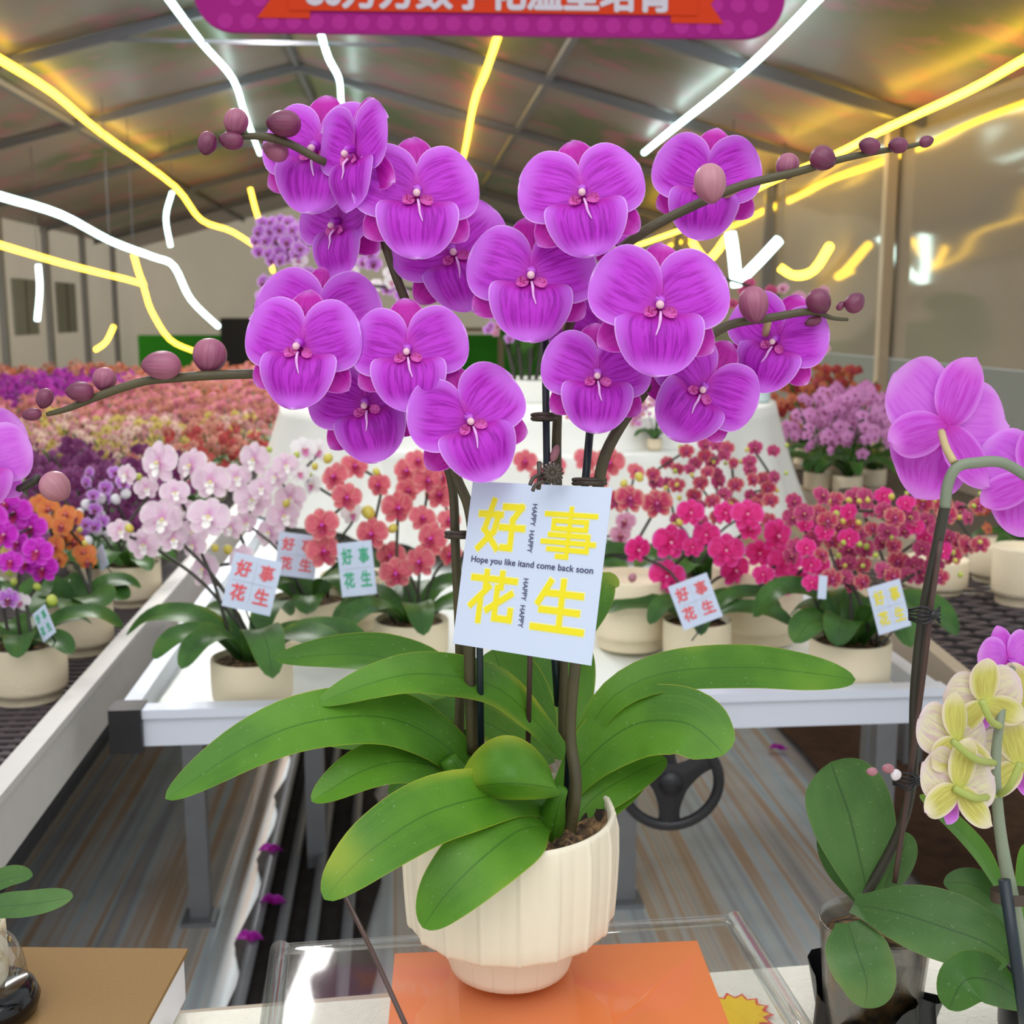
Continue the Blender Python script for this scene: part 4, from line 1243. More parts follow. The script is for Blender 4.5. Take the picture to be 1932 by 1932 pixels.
G1 = 'display orchids on the rolling bench'
mid_plant('pale pink and white orchid nearest on the left end of the rolling bench, red card', 'pale', (464, 1352, 152, .09),
          [(300, 874, 92), (361, 880, 80), (398, 909, 80), (239, 896, 46), (276, 922, 48), (304, 980, 86), (393, 976, 86), (272, 1028, 68), (226, 1002, 50), (326, 1017, 62), (385, 1076, 74), (454, 1056, 68), (363, 1006, 62), (365, 1030, 58), (437, 996, 52), (330, 930, 60), (345, 960, 50)],
          G1, (9, .22, 'leafdark'), [(244, 997, 16, 'budyel'), (406, 1034, 14, 'budyel'), (430, 1037, 17, 'budyel'), (262, 900, 13, 'budgreen')], 4, seed=3)
mid_plant('blush orchid standing behind the pale one, half hidden red card', 'pale', (575, 1232, 150, .10),
          [(480, 867, 72), (446, 902, 62), (476, 943, 76), (548, 941, 64), (535, 974, 70), (509, 1006, 68), (539, 878, 54), (493, 922, 52), (463, 987, 50), (574, 848, 56, 'white'), (600, 850, 50, 'white'), (565, 893, 44, 'white'), (590, 915, 46, 'white'), (663, 969, 46, 'white'), (520, 900, 50)],
          G1, (8, .2, 'leafdark'), [(508, 848, 11, 'budgreen'), (560, 858, 12, 'budgreen'), (556, 888, 10, 'budgreen'), (540, 950, 14, 'budyel'), (585, 895, 9, 'budgreen')], 3, seed=5)
mid_plant('salmon pink orchid with green-lettered card left of the big white card', 'salmon', (772, 1262, 140, .085),
          [(632, 900, 64), (669, 880, 58), (654, 939, 62), (715, 915, 52), (608, 991, 70), (610, 1041, 72), (769, 889, 64), (806, 906, 66), (830, 934, 62), (750, 958, 72), (702, 1008, 70), (797, 978, 58), (815, 1017, 72), (737, 1050, 64), (793, 1060, 68), (747, 1082, 68), (788, 870, 52), (850, 1047, 52), (847, 982, 48), (770, 925, 50), (835, 900, 50)],
          G1, (9, .2, 'leafdark'), [(695, 967, 25, 'budyel'), (741, 997, 17, 'budyel'), (710, 890, 14, 'budyel'), (619, 865, 18, 'budyel'), (594, 880, 13, 'budyel')], 5, seed=8)
mid_plant('hot pink orchid with red-lettered card right of the big white card', 'hot', (1322, 1262, 128, .085),
          [(1265, 1024, 76), (1203, 1038, 60), (1258, 1089, 74), (1303, 968, 58), (1410, 972, 68), (1333, 1010, 56), (1370, 1040, 74), (1387, 1077, 68), (1433, 1045, 58), (1466, 1012, 74), (1482, 1061, 72), (1494, 1100, 56), (1368, 968, 48), (1307, 1033, 44), (1415, 1000, 48), (1240, 951, 64, 'crim'), (1188, 942, 62, 'crim'), (1165, 945, 52, 'crim'), (1440, 1085, 44)],
          G1, (8, .17, 'leafdark'), [(1283, 985, 13, 'budyel'), (1270, 992, 12, 'budyel'), (1440, 1085, 16, 'budpale'), (1258, 1135, 18, 'budpale'), (1206, 900, 17, 'budyel'), (1177, 912, 14, 'budyel'), (1193, 1090, 16, 'budpale')], 4, seed=12)
R3 = random.Random(4)


def scatter(n, x0, x1, y0, y1, s0, s1, kinds, shape=None):
    out = []; t = 0
    while len(out) < n and t < n * 60:
        t += 1
        x, y = R3.uniform(x0, x1), R3.uniform(y0, y1)
        if shape and not shape(x, y): continue
        if any((x - a) ** 2 + (y - b) ** 2 < (s0 * .55) ** 2 for a, b, *_ in out): continue
        out.append((x, y, R3.uniform(s0, s1), R3.choice(kinds)))
    return out


def sbuds(n, x0, x1, y0, y1, s, mats):
    return [(R3.uniform(x0, x1), R3.uniform(y0, y1), R3.uniform(.8, 1.2) * s, R3.choice(mats)) for _ in range(n)]


mid_plant('bushy crimson small-flowered orchid with yellow-lettered card at the bench’s right end', 'crim', (1618, 1324, 150, .10),
          scatter(74, 1490, 1850, 925, 1105, 34, 46, ['crim', 'crim', 'dpink', 'dpink', 'hot'], lambda x, y: y > 925 + abs(x - 1600) * .12 and not (x > 1780 and y > 1060)),
          G1, (9, .16, 'leafdark'), sbuds(44, 1500, 1850, 930, 1090, 10, ['budyel', 'budgreen']), 6, seed=15, spread=.1, lwd=.07, lift=.9)
mid_plant('dark pink small-flowered orchid with arching sprays behind the hot pink one', 'dpink', (1330, 1175, 120, .10),
          scatter(46, 1230, 1480, 835, 985, 26, 36, ['dpink', 'crim'], lambda x, y: y > 830 + .2 * abs(x - 1360)),
          G1, (6, .15, 'leafdark'), sbuds(18, 1240, 1490, 840, 960, 8, ['budyel', 'budgreen']), 5, seed=18, spread=.12)
mid_plant('row-end red orchid peeking out just above the big white card', 'salmon', (1090, 1160, 120, .10),
          [(991, 871, 50), (1049, 880, 46), (1107, 867, 54), (1150, 873, 62), (1130, 905, 46), (1020, 900, 44), (1200, 890, 40), (1180, 985, 46, 'pinkw'), (1170, 1010, 44, 'pinkw')],
          G1, (6, .15, 'leafdark'), [], 3, seed=21)
G2 = 'orchids on the left mesh bench'
mid_plant('vivid magenta orchid in a cream pot at the left frame edge, green-lettered tag', 'mag', (28, 1338, 148, .105),
          [(27, 969, 72), (59, 996, 62), (8, 950, 60), (70, 1041, 62), (81, 1074, 60), (51, 1063, 52), (35, 1025, 48), (10, 1010, 62), (16, 1130, 46, 'lilac'), (38, 1136, 40, 'white'), (-20, 980, 70), (-30, 1050, 60), (20, 1060, 50)],
          G2, (8, .15, 'leafdark'), [(18, 1079, 16, 'budgreen'), (27, 1098, 14, 'budgreen'), (70, 1107, 14, 'budgreen'), (98, 1133, 20, 'budgreen'), (12, 1042, 22, 'budyel')], 3, seed=23, lift=.5)
mid_plant('orange and coral small orchid in a cream pot behind the vivid magenta one', 'orng', (138, 1244, 118, .115),
          [(91, 961, 46), (124, 971, 42), (105, 1031, 52), (159, 1044, 46), (116, 993, 42), (140, 977, 38), (140, 1023, 42), (80, 985, 40), (122, 1010, 40), (165, 1060, 36), (110, 1055, 40), (75, 950, 40)],
          G2, (9, .12, 'leafdark'), [(150, 1000, 11, 'budyel'), (160, 1025, 10, 'budyel')], 3, seed=26, lwd=.07, lift=.45)
mid_plant('dark purple orchid studded with round white buds behind the orange one', 'lilac', (235, 1150, 110, .10),
          scatter(14, 150, 240, 880, 1010, 26, 34, ['lilac']), G2, (7, .14, 'leafdark'),
          [(163, 953, 20, 'budwhite'), (190, 942, 19, 'budwhite'), (218, 942, 18, 'budwhite'), (237, 932, 18, 'budwhite'), (190, 972, 18, 'budwhite'), (184, 1002, 18, 'budwhite'), (200, 1010, 16, 'budwhite'), (165, 1022, 20, 'budwhite'), (150, 968, 16, 'budwhite')], 3, seed=28)
small_tag(476, 1102, 92, 104, 13.5, 2.0, 'inkred', 'white card with red characters on the nearest pale orchid', 8)
small_tag(560, 1048, 76, 82, 7, 2.42, 'inkred', 'white card with red characters half hidden behind the blush orchid')
small_tag(673, 1073, 66, 102, -6, 2.33, 'inkgreen', 'white card with green characters hanging left of the salmon orchid')
small_tag(1312, 1135, 78, 88, -20.5, 2.16, 'inkred', 'tilted white card with red characters below the hot pink blossoms')
small_tag(1678, 1145, 68, 92, -15, 1.98, 'yellow', 'tilted white card with yellow characters on the crimson small-flowered orchid', 10)
small_tag(83, 1176, 40, 60, -32, 2.06, 'inkgreen', 'small white card with green characters on the vivid magenta orchid', -30)
small_tag(1552, 1108, 16, 44, 4, 2.1, None, 'blank narrow white tag seen edge-on beside the crimson orchid')
small_tag(192, 1052, 28, 44, -30, 2.5, None, 'blank white tag poking up behind the orange orchid', -40)


# empty cream pots and others
def loose_pot(cx, by, wpx, h, label, z=BZ, mat='potrough', group='empty cream pots'):
    c, r = bench_pot(cx, by, wpx, h, z); o = pot_geo(V((0, 0, 0)), r, h, mat).build('flower_pot', mat); o.location = c + ZUP * .0006
    return tag(o, label, 'pot', group)


loose_pot(1440, 1225, 170, .16, 'empty cream pot on the rolling bench between the hot pink and crimson orchids')
loose_pot(1195, 1235, 150, .15, 'empty cream pot right behind the large white card')
loose_pot(660, 1195, 120, .12, 'empty cream pot left of the salmon orchid’s pot')
loose_pot(1780, 1128, 120, .085, 'wide cream pot on the right mesh bench under the crimson blossoms')
loose_pot(1895, 1105, 100, .10, 'pale cream pot farther back on the right mesh bench')
loose_pot(1945, 1150, 110, .14, 'tall cream pot at the right frame edge')
loose_pot(1625, 962, 70, .06, 'brown pot on the far bench below the light pink bush', .773, 'meshbrown', None)

# ------------------------------------------------------------------ far field of orchids
def blossom_mesh(name, cols, n, R, H, fs, seed, bunch=0):
    R2 = random.Random(seed); mb = MB()
    for i in range(n):
        th = R2.uniform(0, 2 * PI); rr = math.sqrt(R2.random()) * R
        c = V((rr * math.cos(th), rr * math.sin(th), H * (1 - .45 * (rr / R) ** 2) + R2.uniform(-.05, .03)))
        nr = V((R2.uniform(-.7, .7), -1, R2.uniform(-.2, .8))).normalized(); X = nr.cross(ZUP).normalized() * -1; Y = nr.cross(X) * -1
        if Y.z < 0: Y = -Y
        mi = R2.randrange(len(cols)); s = fs * R2.uniform(.75, 1.2)
        for a, L, hw in ((90, 1, .4), (-52, .95, .36), (232, .95, .36), (15, 1, .6), (165, 1, .6)):
            ca, sa = math.cos(math.radians(a)), math.sin(math.radians(a))
            q = [(0, 0, 0), (.5, -hw, .1), (L, -hw * .3, -.12), (L, hw * .3, -.12), (.5, hw, .1)]
            mb.face([mb.vert(c + X * (s * (x * ca - y * sa)) + Y * (s * (x * sa + y * ca)) + nr * (z * s), (x * .95, .5 + y * .6)) for x, y, z in q], mi)
        mb.ellipsoid(c + nr * s * .15 - Y * s * .2, nr, s * .4, s * .4, 4, 6, len(cols))
    return mb.mesh(name, cols + ['dark_c'], True)


MAT['dark_c'] = plain('blossom_centre', sc(130, 40, 80), .6)
def pm(name, a, b, v): MAT[name] = petal_mat('far_' + name, sc(*a), sc(*b), sc(*v), sc(*v), trans=.25, vscale=5, veinamt=.3)
pm('f_purple', (142, 74, 128), (190, 138, 180), (84, 24, 70)); pm('f_purple2', (110, 44, 96), (170, 110, 156), (66, 14, 54))
pm('f_cream', (228, 196, 178), (232, 212, 180), (200, 150, 130)); pm('f_yellow', (206, 186, 100), (220, 206, 140), (190, 160, 70)); pm('f_blush', (214, 158, 160), (226, 190, 180), (190, 110, 130))
pm('f_rose', (206, 122, 136), (222, 166, 164), (170, 80, 100)); pm('f_coral', (208, 142, 122), (224, 176, 150), (176, 100, 90))
pm('f_mag', (184, 58, 172), (204, 100, 194), (130, 20, 110)); pm('f_violet', (158, 50, 160), (186, 96, 190), (104, 16, 100))
pm('f_orange', (198, 112, 76), (212, 146, 100), (160, 80, 56)); pm('f_red', (184, 76, 74), (206, 98, 88), (140, 26, 40)); pm('f_pink', (222, 150, 206), (230, 180, 220), (196, 110, 176))
KIND = {
    'purple': (['f_purple', 'f_purple2'], 'dark purple small-flowered orchid in the packed left field'),
    'cream': (['f_cream', 'f_yellow', 'f_blush'], 'cream and yellow orchid in the packed left field'),
    'rose': (['f_rose', 'f_coral'], 'rose and coral orchid in the packed left field'),
    'magenta': (['f_mag', 'f_violet'], 'magenta orchid at the back of the packed left field'),
    'orange': (['f_orange', 'f_coral'], 'orange orchid in the last row of the packed left field'),
    'red': (['f_red', 'f_coral'], 'brick red orchid at the edge of the packed left field by the white drape'),
    'pink': (['f_pink'], 'light pink bushy orchid on the far bench by the reflective wall'),
    'amber': (['f_orange', 'f_red'], 'amber orange orchid behind the light pink bush on the far bench'),
}
PROTO = {}


def far_plant(kind, x, y, z, sz=1.0, rz=0.0, label=None):
    cols, lab = KIND[kind]
    v = rnd.randrange(3)
    if (kind, v) not in PROTO:
        fol = MB(); R2 = random.Random(v)
        for i in range(7):
            a = i * 2 * PI / 7 + R2.uniform(-.3, .3); d = V((math.cos(a), math.sin(a), 0))
            leaf_geo(fol, [V((0, 0, .07)), d * .06 + ZUP * .13, d * .13 + ZUP * .14, d * .18 + ZUP * .1], .026, (ZUP + V((0, -.3, 0))).normalized(), .2, 8, 4)
        for i in range(5): 
            a = R2.uniform(0, 6); fol.tube([V((0, 0, .06)), V((.03 * math.cos(a), .03 * math.sin(a), .2)), V((.1 * math.cos(a), .1 * math.sin(a), .34))], .003, 5, sub=3)
        fm = fol.mesh('foliage', 'leafdark')
        pg = pot_geo(V((0, 0, 0)), .055, .08).mesh('pot', 'potrough')
        PROTO[kind, v] = (blossom_mesh('blossoms', cols, 52, .17, .37, .024, len(kind) * 7 + v), fm, pg)
    bl, fm, pg = PROTO[kind, v]
    r = thing('potted_orchid', (x, y, z + .003), label or lab, 'orchid', lab.replace(' in the', 's in the', 1) if not label else None)
    r.rotation_euler.z = rz; r.scale = (sz, sz, sz)
    for nm, me in (('blossoms', bl), ('foliage', fm), ('pot', pg)):
        c = bpy.data.objects.new(nm, me); COL.objects.link(c); c.parent = r
    return r


yy = 2.42; row = 0
while yy < 10.2:
    x = -.70 - (row % 2) * .1
    while x > -.36 * yy - .12:
        jx, jy = rnd.uniform(-.04, .04), rnd.uniform(-.04, .04)
        t = yy + rnd.uniform(-.18, .18) - .1 * (x + 1)
        if t < 4.0: kd = 'purple'
        elif t < 5.4: kd = 'cream'
        elif t < 6.8: kd = 'rose'
        elif t < 9.3: kd = 'magenta' if x < -1.9 else 'orange' if rnd.random() < .35 else 'rose'
        else: kd = 'orange'
        if x > -.86 and 3.7 < yy < 5.0: kd = 'red'
        if not (yy < 2.9 and x > -1.0):
            far_plant(kd, x + jx, yy + jy, BZ + .003, rnd.uniform(.64, .76), rnd.uniform(-.5, .5))
        x -= .205
    yy += .2 if yy < 5 else .27; row += 1
for px, py, d in ((1545, 890, 4.5), (1600, 890, 4.4), (1645, 895, 4.6), (1565, 880, 4.8), (1620, 880, 4.85)):
    p = W(px, py, d); far_plant('pink', p.x, p.y, .775, 1.0, rnd.uniform(-.5, .5))
for px, d in ((1525, 5.2), (1562, 5.3), (1600, 5.25)):
    p = W(px, 840, d); far_plant('amber', p.x, p.y, .775, 1.12, rnd.uniform(-.5, .5))
p = W(1925, 1060, 3.2); far_plant('amber', p.x, p.y, BZ, .75, 0, 'orange orchid at the right frame edge on the right mesh bench')
# on the low draped table
KIND['tabler'] = (['f_rose', 'f_red'], 'x'); KIND['tablep'] = (['f_pink', 'f_blush'], 'x')
for kd, px, py, d, lab in (('tabler', 1110, 842, 3.45, 'rusty red orchid on the white-draped stand behind the tall stake'), ('tablep', 1235, 845, 3.42, 'pale pink orchid on the white-draped stand right of the rusty red one')):
    p = W(px, py, d); far_plant(kd, p.x, p.y, 1.06, .4, 0, lab)

# tall arrangement behind
p1 = W(990, 725, 4.15); p1.z = pd_top
ar = thing('orchid_arrangement', V((p1.x, p1.y, p1.z)), 'tall purple and white orchid arrangement on the white plinth behind the blossoms', 'orchid')
m = MB()
for i in range(26):
    a = rnd.uniform(0, 2 * PI); d = V((math.cos(a), math.sin(a), 0)); h = rnd.uniform(.15, .34)
    leaf_geo(m, [p1 + V((0, .05, .01)), p1 + d * .05 + ZUP * h * .6, p1 + d * .1 + ZUP * h], .022, (V((0, -1, .3))).normalized(), .15, 8, 4)
m.build('foliage', 'leafdark', ar)
m = MB()
for x in (-18, -6, 8, 20): m.tube([W(990 + x, 722, 4.1), W(990 + x * 1.3, 690, 4.1), W(985 + x * 2, 620, 4.1)], .008, 6)
m.tube([W(985, 640, 4.1), W(900, 520, 4.1), W(740, 470, 4.1), (W(520, 460, 4.1))], .006, 6); m.tube([W(990, 640, 4.1), W(1150, 540, 4.1), W(1330, 520, 4.1), W(1470, 560, 4.1)], .006, 6)
m.tube([W(985, 640, 4.1), W(860, 560, 4.1), W(640, 540, 4.1), (W(480, 580, 4.1))], .006, 6)
m.build('stem', 'stemdark', ar)
for x, y, s, kd in scatter(26, 478, 580, 415, 492, 26, 36, ['lilac'], lambda x, y: ((x - 528) / 52) ** 2 + ((y - 452) / 42) ** 2 < 1): sflower(ar, kd, x, y, s, 4.1 + rnd.uniform(-.06, .06), yaw=rnd.uniform(-40, 10))
for x, y, s, kd in scatter(40, 560, 760, 400, 600, 28, 40, ['lilac', 'lilac', 'white']): sflower(ar, kd, x, y, s, 4.1 + rnd.uniform(-.1, .1))
for x, y, s, kd in scatter(9, 470, 560, 520, 600, 28, 40, ['lilac', 'pinkw']): sflower(ar, kd, x, y, s, 4.1)
for x, y, s, kd in scatter(12, 900, 1010, 590, 650, 16, 24, ['pinkw', 'lilac']): sflower(ar, kd, x, y, s, 4.05)
for x, y, s, kd in scatter(20, 1380, 1560, 525, 660, 20, 30, ['dpink', 'pinkw']): sflower(ar, kd, x, y, s, 4.1)
# bottle at the right of the draped table
p = W(1425, 770, 4.05); bo = thing('bottle', (p.x, p.y, 1.151), 'pale glass bottle, green glow painted onto its top, right of the draped stand', 'bottle')
m = MB(); m.lathe([(0, .001), (.045, .001), (.05, .01), (.05, .12), (.02, .17), (.018, .22), (.021, .225), (0, .226)], 24, 0, (p.x, p.y, 1.151)); m.build('glass_body', plain('bottle_glass', sc(206, 222, 222), .1), bo)
m = MB(); m.lathe([(.022, .222), (.022, .245), (0, .246)], 16, 0, (p.x, p.y, 1.151)); m.build('cap', 'inkgreen', bo)  # green top puts a green LED glow into the colour
# back wall details
m = MB(); a = W(415, 600, 22.5); b = W(490, 655, 22.5); m.box((a.x, a.y, 0), (b.x, a.y + .3, a.z)); tag(m.build('cabinet', 'black', smooth=False), 'black cabinet against the beige end wall, left of the blossoms', 'cabinet')
m = MB()
for (x0_, y0_, x1_, y1_) in ((865, 618, 955, 626), (940, 618, 952, 740), (865, 618, 872, 740)):
    a = W(x0_, y0_, 22); b = W(x1_, y1_, 22); m.box((min(a.x, b.x), a.y, b.z), (max(a.x, b.x), a.y + .1, a.z))
tag(m.build('door_frame', 'railtan', smooth=False), 'pale frame standing before the green wall panel in the distance', 'frame')

# fallen petals
for px, py, lab in ((508, 1608, 'biggest magenta petal fallen on the gutter debris'), (513, 1706, 'small pink petal lying in the gutter below the bigger one'), (468, 1776, 'pale pink petal fallen nearest the clear box'), (1470, 1415, 'mauve petal on the planks under the right of the bench')):
    p = ON(px, py, .022 if px > 1000 else .06); mb = MB(); petal_grid(mb, .035, .022, 20, 0, .5, .1, .004, 6, 6); petal_grid(mb, .03, .02, 150, .004, .5, .1, .004, 6, 6)
    o = mb.build('fallen_petal', 'mag'); o.location = p; tag(o, lab, 'petal', 'fallen petals')

# ------------------------------------------------------------------ foreground left orchid (mostly outside the frame)
pl_ = TB(-.0, .0, 0); lp = ON(-95, 1905, KZ)
lo_ = thing('potted_orchid', lp, 'lilac orchid cut off by the left frame edge, its leaves over the kraft box', 'orchid')
pot_geo(lp + V((0, 0, .0005)), .045, .07).build('pot', 'potrough', lo_)
dl = depth(lp)
leaf(lo_, [(-90, 1760, dl), (-20, 1715, dl - .02), (60, 1705, dl - .04), (138, 1692, dl - .06)], 52, 'leafdull', fold=.15, tipp=3)
leaf(lo_, [(-90, 1740, dl + .02), (-30, 1680, dl + .02), (20, 1655, dl + .02), (62, 1652, dl + .02)], 44, 'leafdull', fold=.5, tipp=3)
tubepart(lo_, 'flower_spike', [(-90, 1760, dl), (-80, 1400, dl), (-60, 1050, dl), (-20, 925, dl - .01), (35, 922, dl - .02), (72, 902, dl - .03)], .0035, 'stemdark')
LK = []
MAT['lpet'] = petal_mat('petal_lilac', sc(218, 116, 232), sc(230, 170, 244), sc(196, 66, 214), sc(220, 80, 210), veinamt=.4, vscale=20, trans=.4)
MAT['lsep'] = petal_mat('sepal_lilac', sc(214, 98, 222), sc(230, 160, 240), sc(192, 40, 186), sc(206, 60, 190), veinamt=.6, trans=.4)
for sep, pets, lip, lobes, colm, ten in HERO:
    c_ = []
    for me, mt in ((sep, 'lsep'), (pets[0], 'lpet'), (pets[1], 'lpet'), (lip, 'lsep')):
        q = me.copy(); q.materials[0] = MAT[mt]; c_.append(q)
    LK.append((c_[0], (c_[1], c_[2]), c_[3], lobes, colm, ten))
hero_flower(lo_, -38, 870, 180, dl - .04, 20, 0, 5, 0, LK)
hero_flower(lo_, -30, 850, 170, dl, 50, 0, -10, 1, LK)
bud(lo_, 105, 919, 62, 56, 45, dl - .03, 'budpale', [(78, 902, dl - .03)], 'stemdark')

# ------------------------------------------------------------------ foreground right orchids
rp = ON(1640, 1965, TZ); dR = depth(rp) - .02
ro = thing('potted_orchid', rp, 'tall lilac orchid in a clear plastic pot on the right, blossoms seen from behind', 'orchid')
m = MB(); m.lathe([(0, .001), (.034, .001), (.036, .004), (.044, .105), (.0455, .107), (.0435, .108), (.042, .1), (.034, .006)], 40, 0, rp); m.build('pot', 'clearpot', ro)
m = MB(); m.lathe([(.032, .004), (.041, .09), (.03, .096), (.012, .1), (0, .098)], 30, 0, rp, lambda r, z, th: r * (1 + .02 * math.sin(th * 9 + z * 90))); m.build('growing_medium', 'moss', ro)
leaf(ro, [(1640, 1700, dR), (1628, 1640, dR), (1605, 1540, dR + .01), (1580, 1470, dR + .015), (1568, 1437, dR + .015)], 172, 'leafdull', (.2, .1, 1), .16, .3, .62, 3)
leaf(ro, [(1628, 1700, dR + .02), (1595, 1650, dR + .03), (1565, 1590, dR + .035), (1553, 1560, dR + .035)], 66, 'leafdull', fold=.1)
leaf(ro, [(1650, 1700, dR + .01), (1680, 1650, dR + .02), (1705, 1600, dR + .025), (1710, 1570, dR + .03)], 60, 'leafdull', fold=.1)
leaf(ro, [(1610, 1705, dR - .02), (1690, 1720, dR - .05), (1780, 1748, dR - .07), (1860, 1778, dR - .08), (1906, 1812, dR - .08)], 138, 'leafdull', (0, .55, .8), .14, .3, .55, 2.2)
leaf(ro, [(1600, 1740, dR - .03), (1615, 1790, dR - .06), (1635, 1850, dR - .07), (1632, 1902, dR - .07)], 118, 'leafdull', (-.2, .2, 1), .14, .4, .5, 2.2)
tubepart(ro, 'flower_spike', [(1622, 1698, dR + .002), (1655, 1650, dR), (1700, 1560, dR - .01), (1722, 1460, dR - .02), (1727, 1300, dR - .03), (1742, 1160, dR - .04), (1768, 1030, dR - .05), (1784, 950, dR - .055)],
         [.0042] * 8, 'stemdark', 10)
tubepart(ro, 'flower_spike', [(1783, 958, dR - .055), (1788, 915, dR - .057), (1805, 882, dR - .06), (1840, 873, dR - .06), (1895, 874, dR - .06), (1960, 915, dR - .06)], .0042, 'stemgrey', 10)
hero_flower(ro, 1774, 806, 262, dR - .005, 196, -6, -22, 0, LK)
hero_flower(ro, 1945, 905, 200, dR - .01, 170, 0, -10, 1, LK)
tubepart(ro, 'pedicel', [(1776, 815, dR - .03), (1785, 845, dR - .05), (1800, 872, dR - .06)], .003, 'pedpale')
rs = MB(); rs.tube([W(1688, 1665, dR - .02), W(1712, 1500, dR - .03), (W(1745, 1250, dR - .045)), W(1756, 1150, dR - .05), W(1775, 1020, dR - .055)], .0022, 8, sub=3)
tag(rs.build('support_stake', 'stick'), 'thin wine-brown stick running alongside the right orchid’s stem', 'stake')
def spider(cx, cy, d, label):
    o = thing('claw_clip', W(cx, cy, d), label, 'clip', 'claw clips on the right orchid'); m = MB(); s = d / F
    c = W(cx + 12, cy, d - .006); m.ellipsoid(c, rt, 22 * s, 20 * s, 8, 10); m.build('spring', 'black', o)
    m = MB()
    for i in range(5):
        a = (i - 2) * .35; m.tube([c, c - rt * 24 * s * math.cos(a) + up * 24 * s * math.sin(a) - fw * .006, c - rt * 42 * s + up * 14 * s * math.sin(a) + fw * .004], .0010, 6)
        m.tube([c, c + rt * 14 * s + up * 18 * s * math.sin(a * 1.4)], .0010, 6, sub=1)
    m.build('claw', 'black', o)
spider(1748, 1160, dR - .05, 'black claw clip on the right orchid’s stem, over the mesh bench')
spider(1718, 1472, dR - .03, 'black claw clip low on the right orchid’s stem beside the yellow blossoms')
# nursery bag
m = MB()
def bag(i, j):
    th = 2 * PI * j / 48; z = .042 * i / 10; r = .047 + .012 * math.sin(3 * th + 1) * i / 10 + .004 * math.sin(9 * th)
    return rp + V((r * math.cos(th) * 1.0 + .004, r * math.sin(th), .001 + z * (1 + .35 * math.sin(2 * th + 4))))
m.grid(bag, 10, 48, close=True); tag(m.build('plastic_sleeve', 'black'), 'crumpled black plastic sleeve around the clear pot', 'sleeve')
# second right orchid: yellow blossoms from behind
r2 = ON(1990, 1990, TZ); d2 = depth(r2)
yo = thing('potted_orchid', r2, 'yellow and pink orchid at the right frame edge, blossoms seen from behind', 'orchid')
pot_geo(r2 + V((0, 0, .0005)), .045, .08, 'black').build('pot', 'black', yo)
MAT['ypet'] = petal_mat('petal_yellow_back', sc(232, 226, 186), sc(232, 206, 226), sc(208, 160, 196), sc(220, 220, 110), veinamt=.55, trans=.35)
MAT['ysep'] = petal_mat('sepal_yellow_back', sc(212, 210, 112), sc(236, 220, 210), sc(180, 160, 80), sc(206, 210, 100), veinamt=.6, trans=.3, rim0=.6, outline=.4)
YK = []
for sep, pets, lip, lobes, colm, ten in HERO:
    c_ = []
    for me, mt in ((sep, 'ysep'), (pets[0], 'ypet'), (pets[1], 'ypet'), (lip, 'lpet')):
        q = me.copy(); q.materials[0] = MAT[mt]
        if mt == 'ypet':
            for v_ in q.vertices: v_.co *= .93
        if mt == 'lpet':
            for v_ in q.vertices: v_.co = V((v_.co.x * .35, v_.co.y * .7, v_.co.z))
        c_.append(q)
    YK.append((c_[0], (c_[1], c_[2]), c_[3], lobes, colm, ten))
dy = d2 - .12
for i, (px, py, sp_, ya, pi_, ro_) in enumerate(((1800, 1487, 178, 200, -8, -14), (1797, 1398, 172, 205, -12, -6), (1852, 1322, 166, 190, 8, 10), (1925, 1440, 170, 165, -5, 14), (1928, 1330, 160, 170, 0, 20))):
    hero_flower(yo, px, py, sp_, dy + .015 * i, ya, pi_, ro_, i, YK)
sf = hero_flower(yo, 1905, 1250, 130, dy + .06, 20, 0, -10, 2, LK)
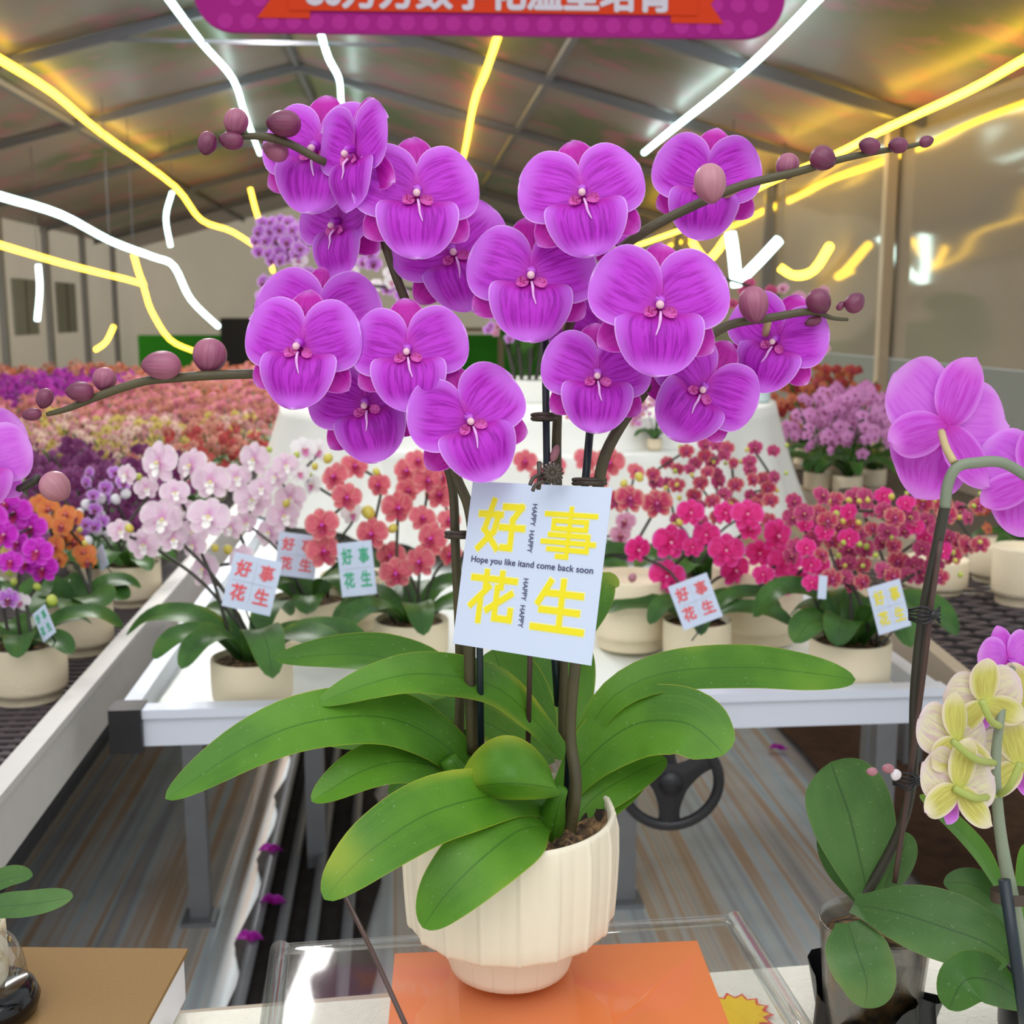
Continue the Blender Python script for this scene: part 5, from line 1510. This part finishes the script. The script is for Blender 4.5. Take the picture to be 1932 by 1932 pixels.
tubepart(yo, 'flower_spike', [(1960, 1960, d2 - .05), (1935, 1850, d2 - .08), (1915, 1720, d2 - .1), (1895, 1620, d2 - .1), (1884, 1540, d2 - .1), (1878, 1440, d2 - .1), (1890, 1340, d2 - .09), (1910, 1260, d2 - .07)], [.0055, .0055, .005, .0045, .004, .0038, .003, .0025], 'stemgrey', 10)
for a, b in (((1800, 1487), (1880, 1500)), ((1797, 1398), (1878, 1440)), ((1852, 1322), (1885, 1370)), ((1925, 1440), (1886, 1500))):
    tubepart(yo, 'pedicel', [(a[0], a[1], dy - .01), ((a[0] + b[0]) / 2, (a[1] + b[1]) / 2 + 12, dy - .005), (b[0], b[1], d2 - .1)], .0026, 'pedgreen')
for px, py, L, Wd, an, mt in ((1645, 1456, 22, 16, 180, 'budpale'), (1675, 1450, 24, 18, 180, 'budpale'), (1690, 1462, 22, 20, 110, 'budwhite')): bud(yo, px, py, L, Wd, an, d2 - .06, mt, [(1720, 1445, d2 - .06)], 'budgreen')
leaf(yo, [(1895, 1690, d2 - .03), (1850, 1610, d2 - .02), (1790, 1545, d2), (1735, 1500, d2 + .01)], 60, 'leaf', (.4, .6, .6), .15, .5, .5)
leaf(yo, [(1930, 1890, d2 - .08), (1870, 1850, d2 - .1), (1820, 1850, d2 - .11), (1790, 1905, d2 - .11)], 100, 'leafdark', fold=.15)
leaf(yo, [(1950, 1800, d2 - .05), (1900, 1720, d2 - .03), (1840, 1670, d2 - .02), (1780, 1665, d2 - .01)], 70, 'leafdull', fold=.15)
leaf(yo, [(1960, 1860, d2 - .06), (1950, 1740, d2 - .08), (1945, 1650, d2 - .09), (1935, 1590, d2 - .09)], 80, 'leaf', fold=.15)
m = MB(); m.tube([W(1895, 1660, d2 - .12), W(1930, 1900, d2 - .12), W(1936, 1950, d2 - .11)], .0042, 10, sub=1)
tag(m.build('support_stake', 'stake'), 'dark blue stake tied to the yellow orchid’s stem at the right edge', 'stake')
m = MB(); cB = W(1912, 1690, d2 - .11); m.grid(lambda i, j: cB + rt * (.016 * math.cos(2 * PI * i / 24)) + fw * (.012 * math.sin(2 * PI * i / 24)) + up * (.008 * (j - .5)), 24, 1)
tag(m.build('stem_tie', 'clip'), 'brown band tying the yellow orchid’s stem to its dark blue stake', 'tie')
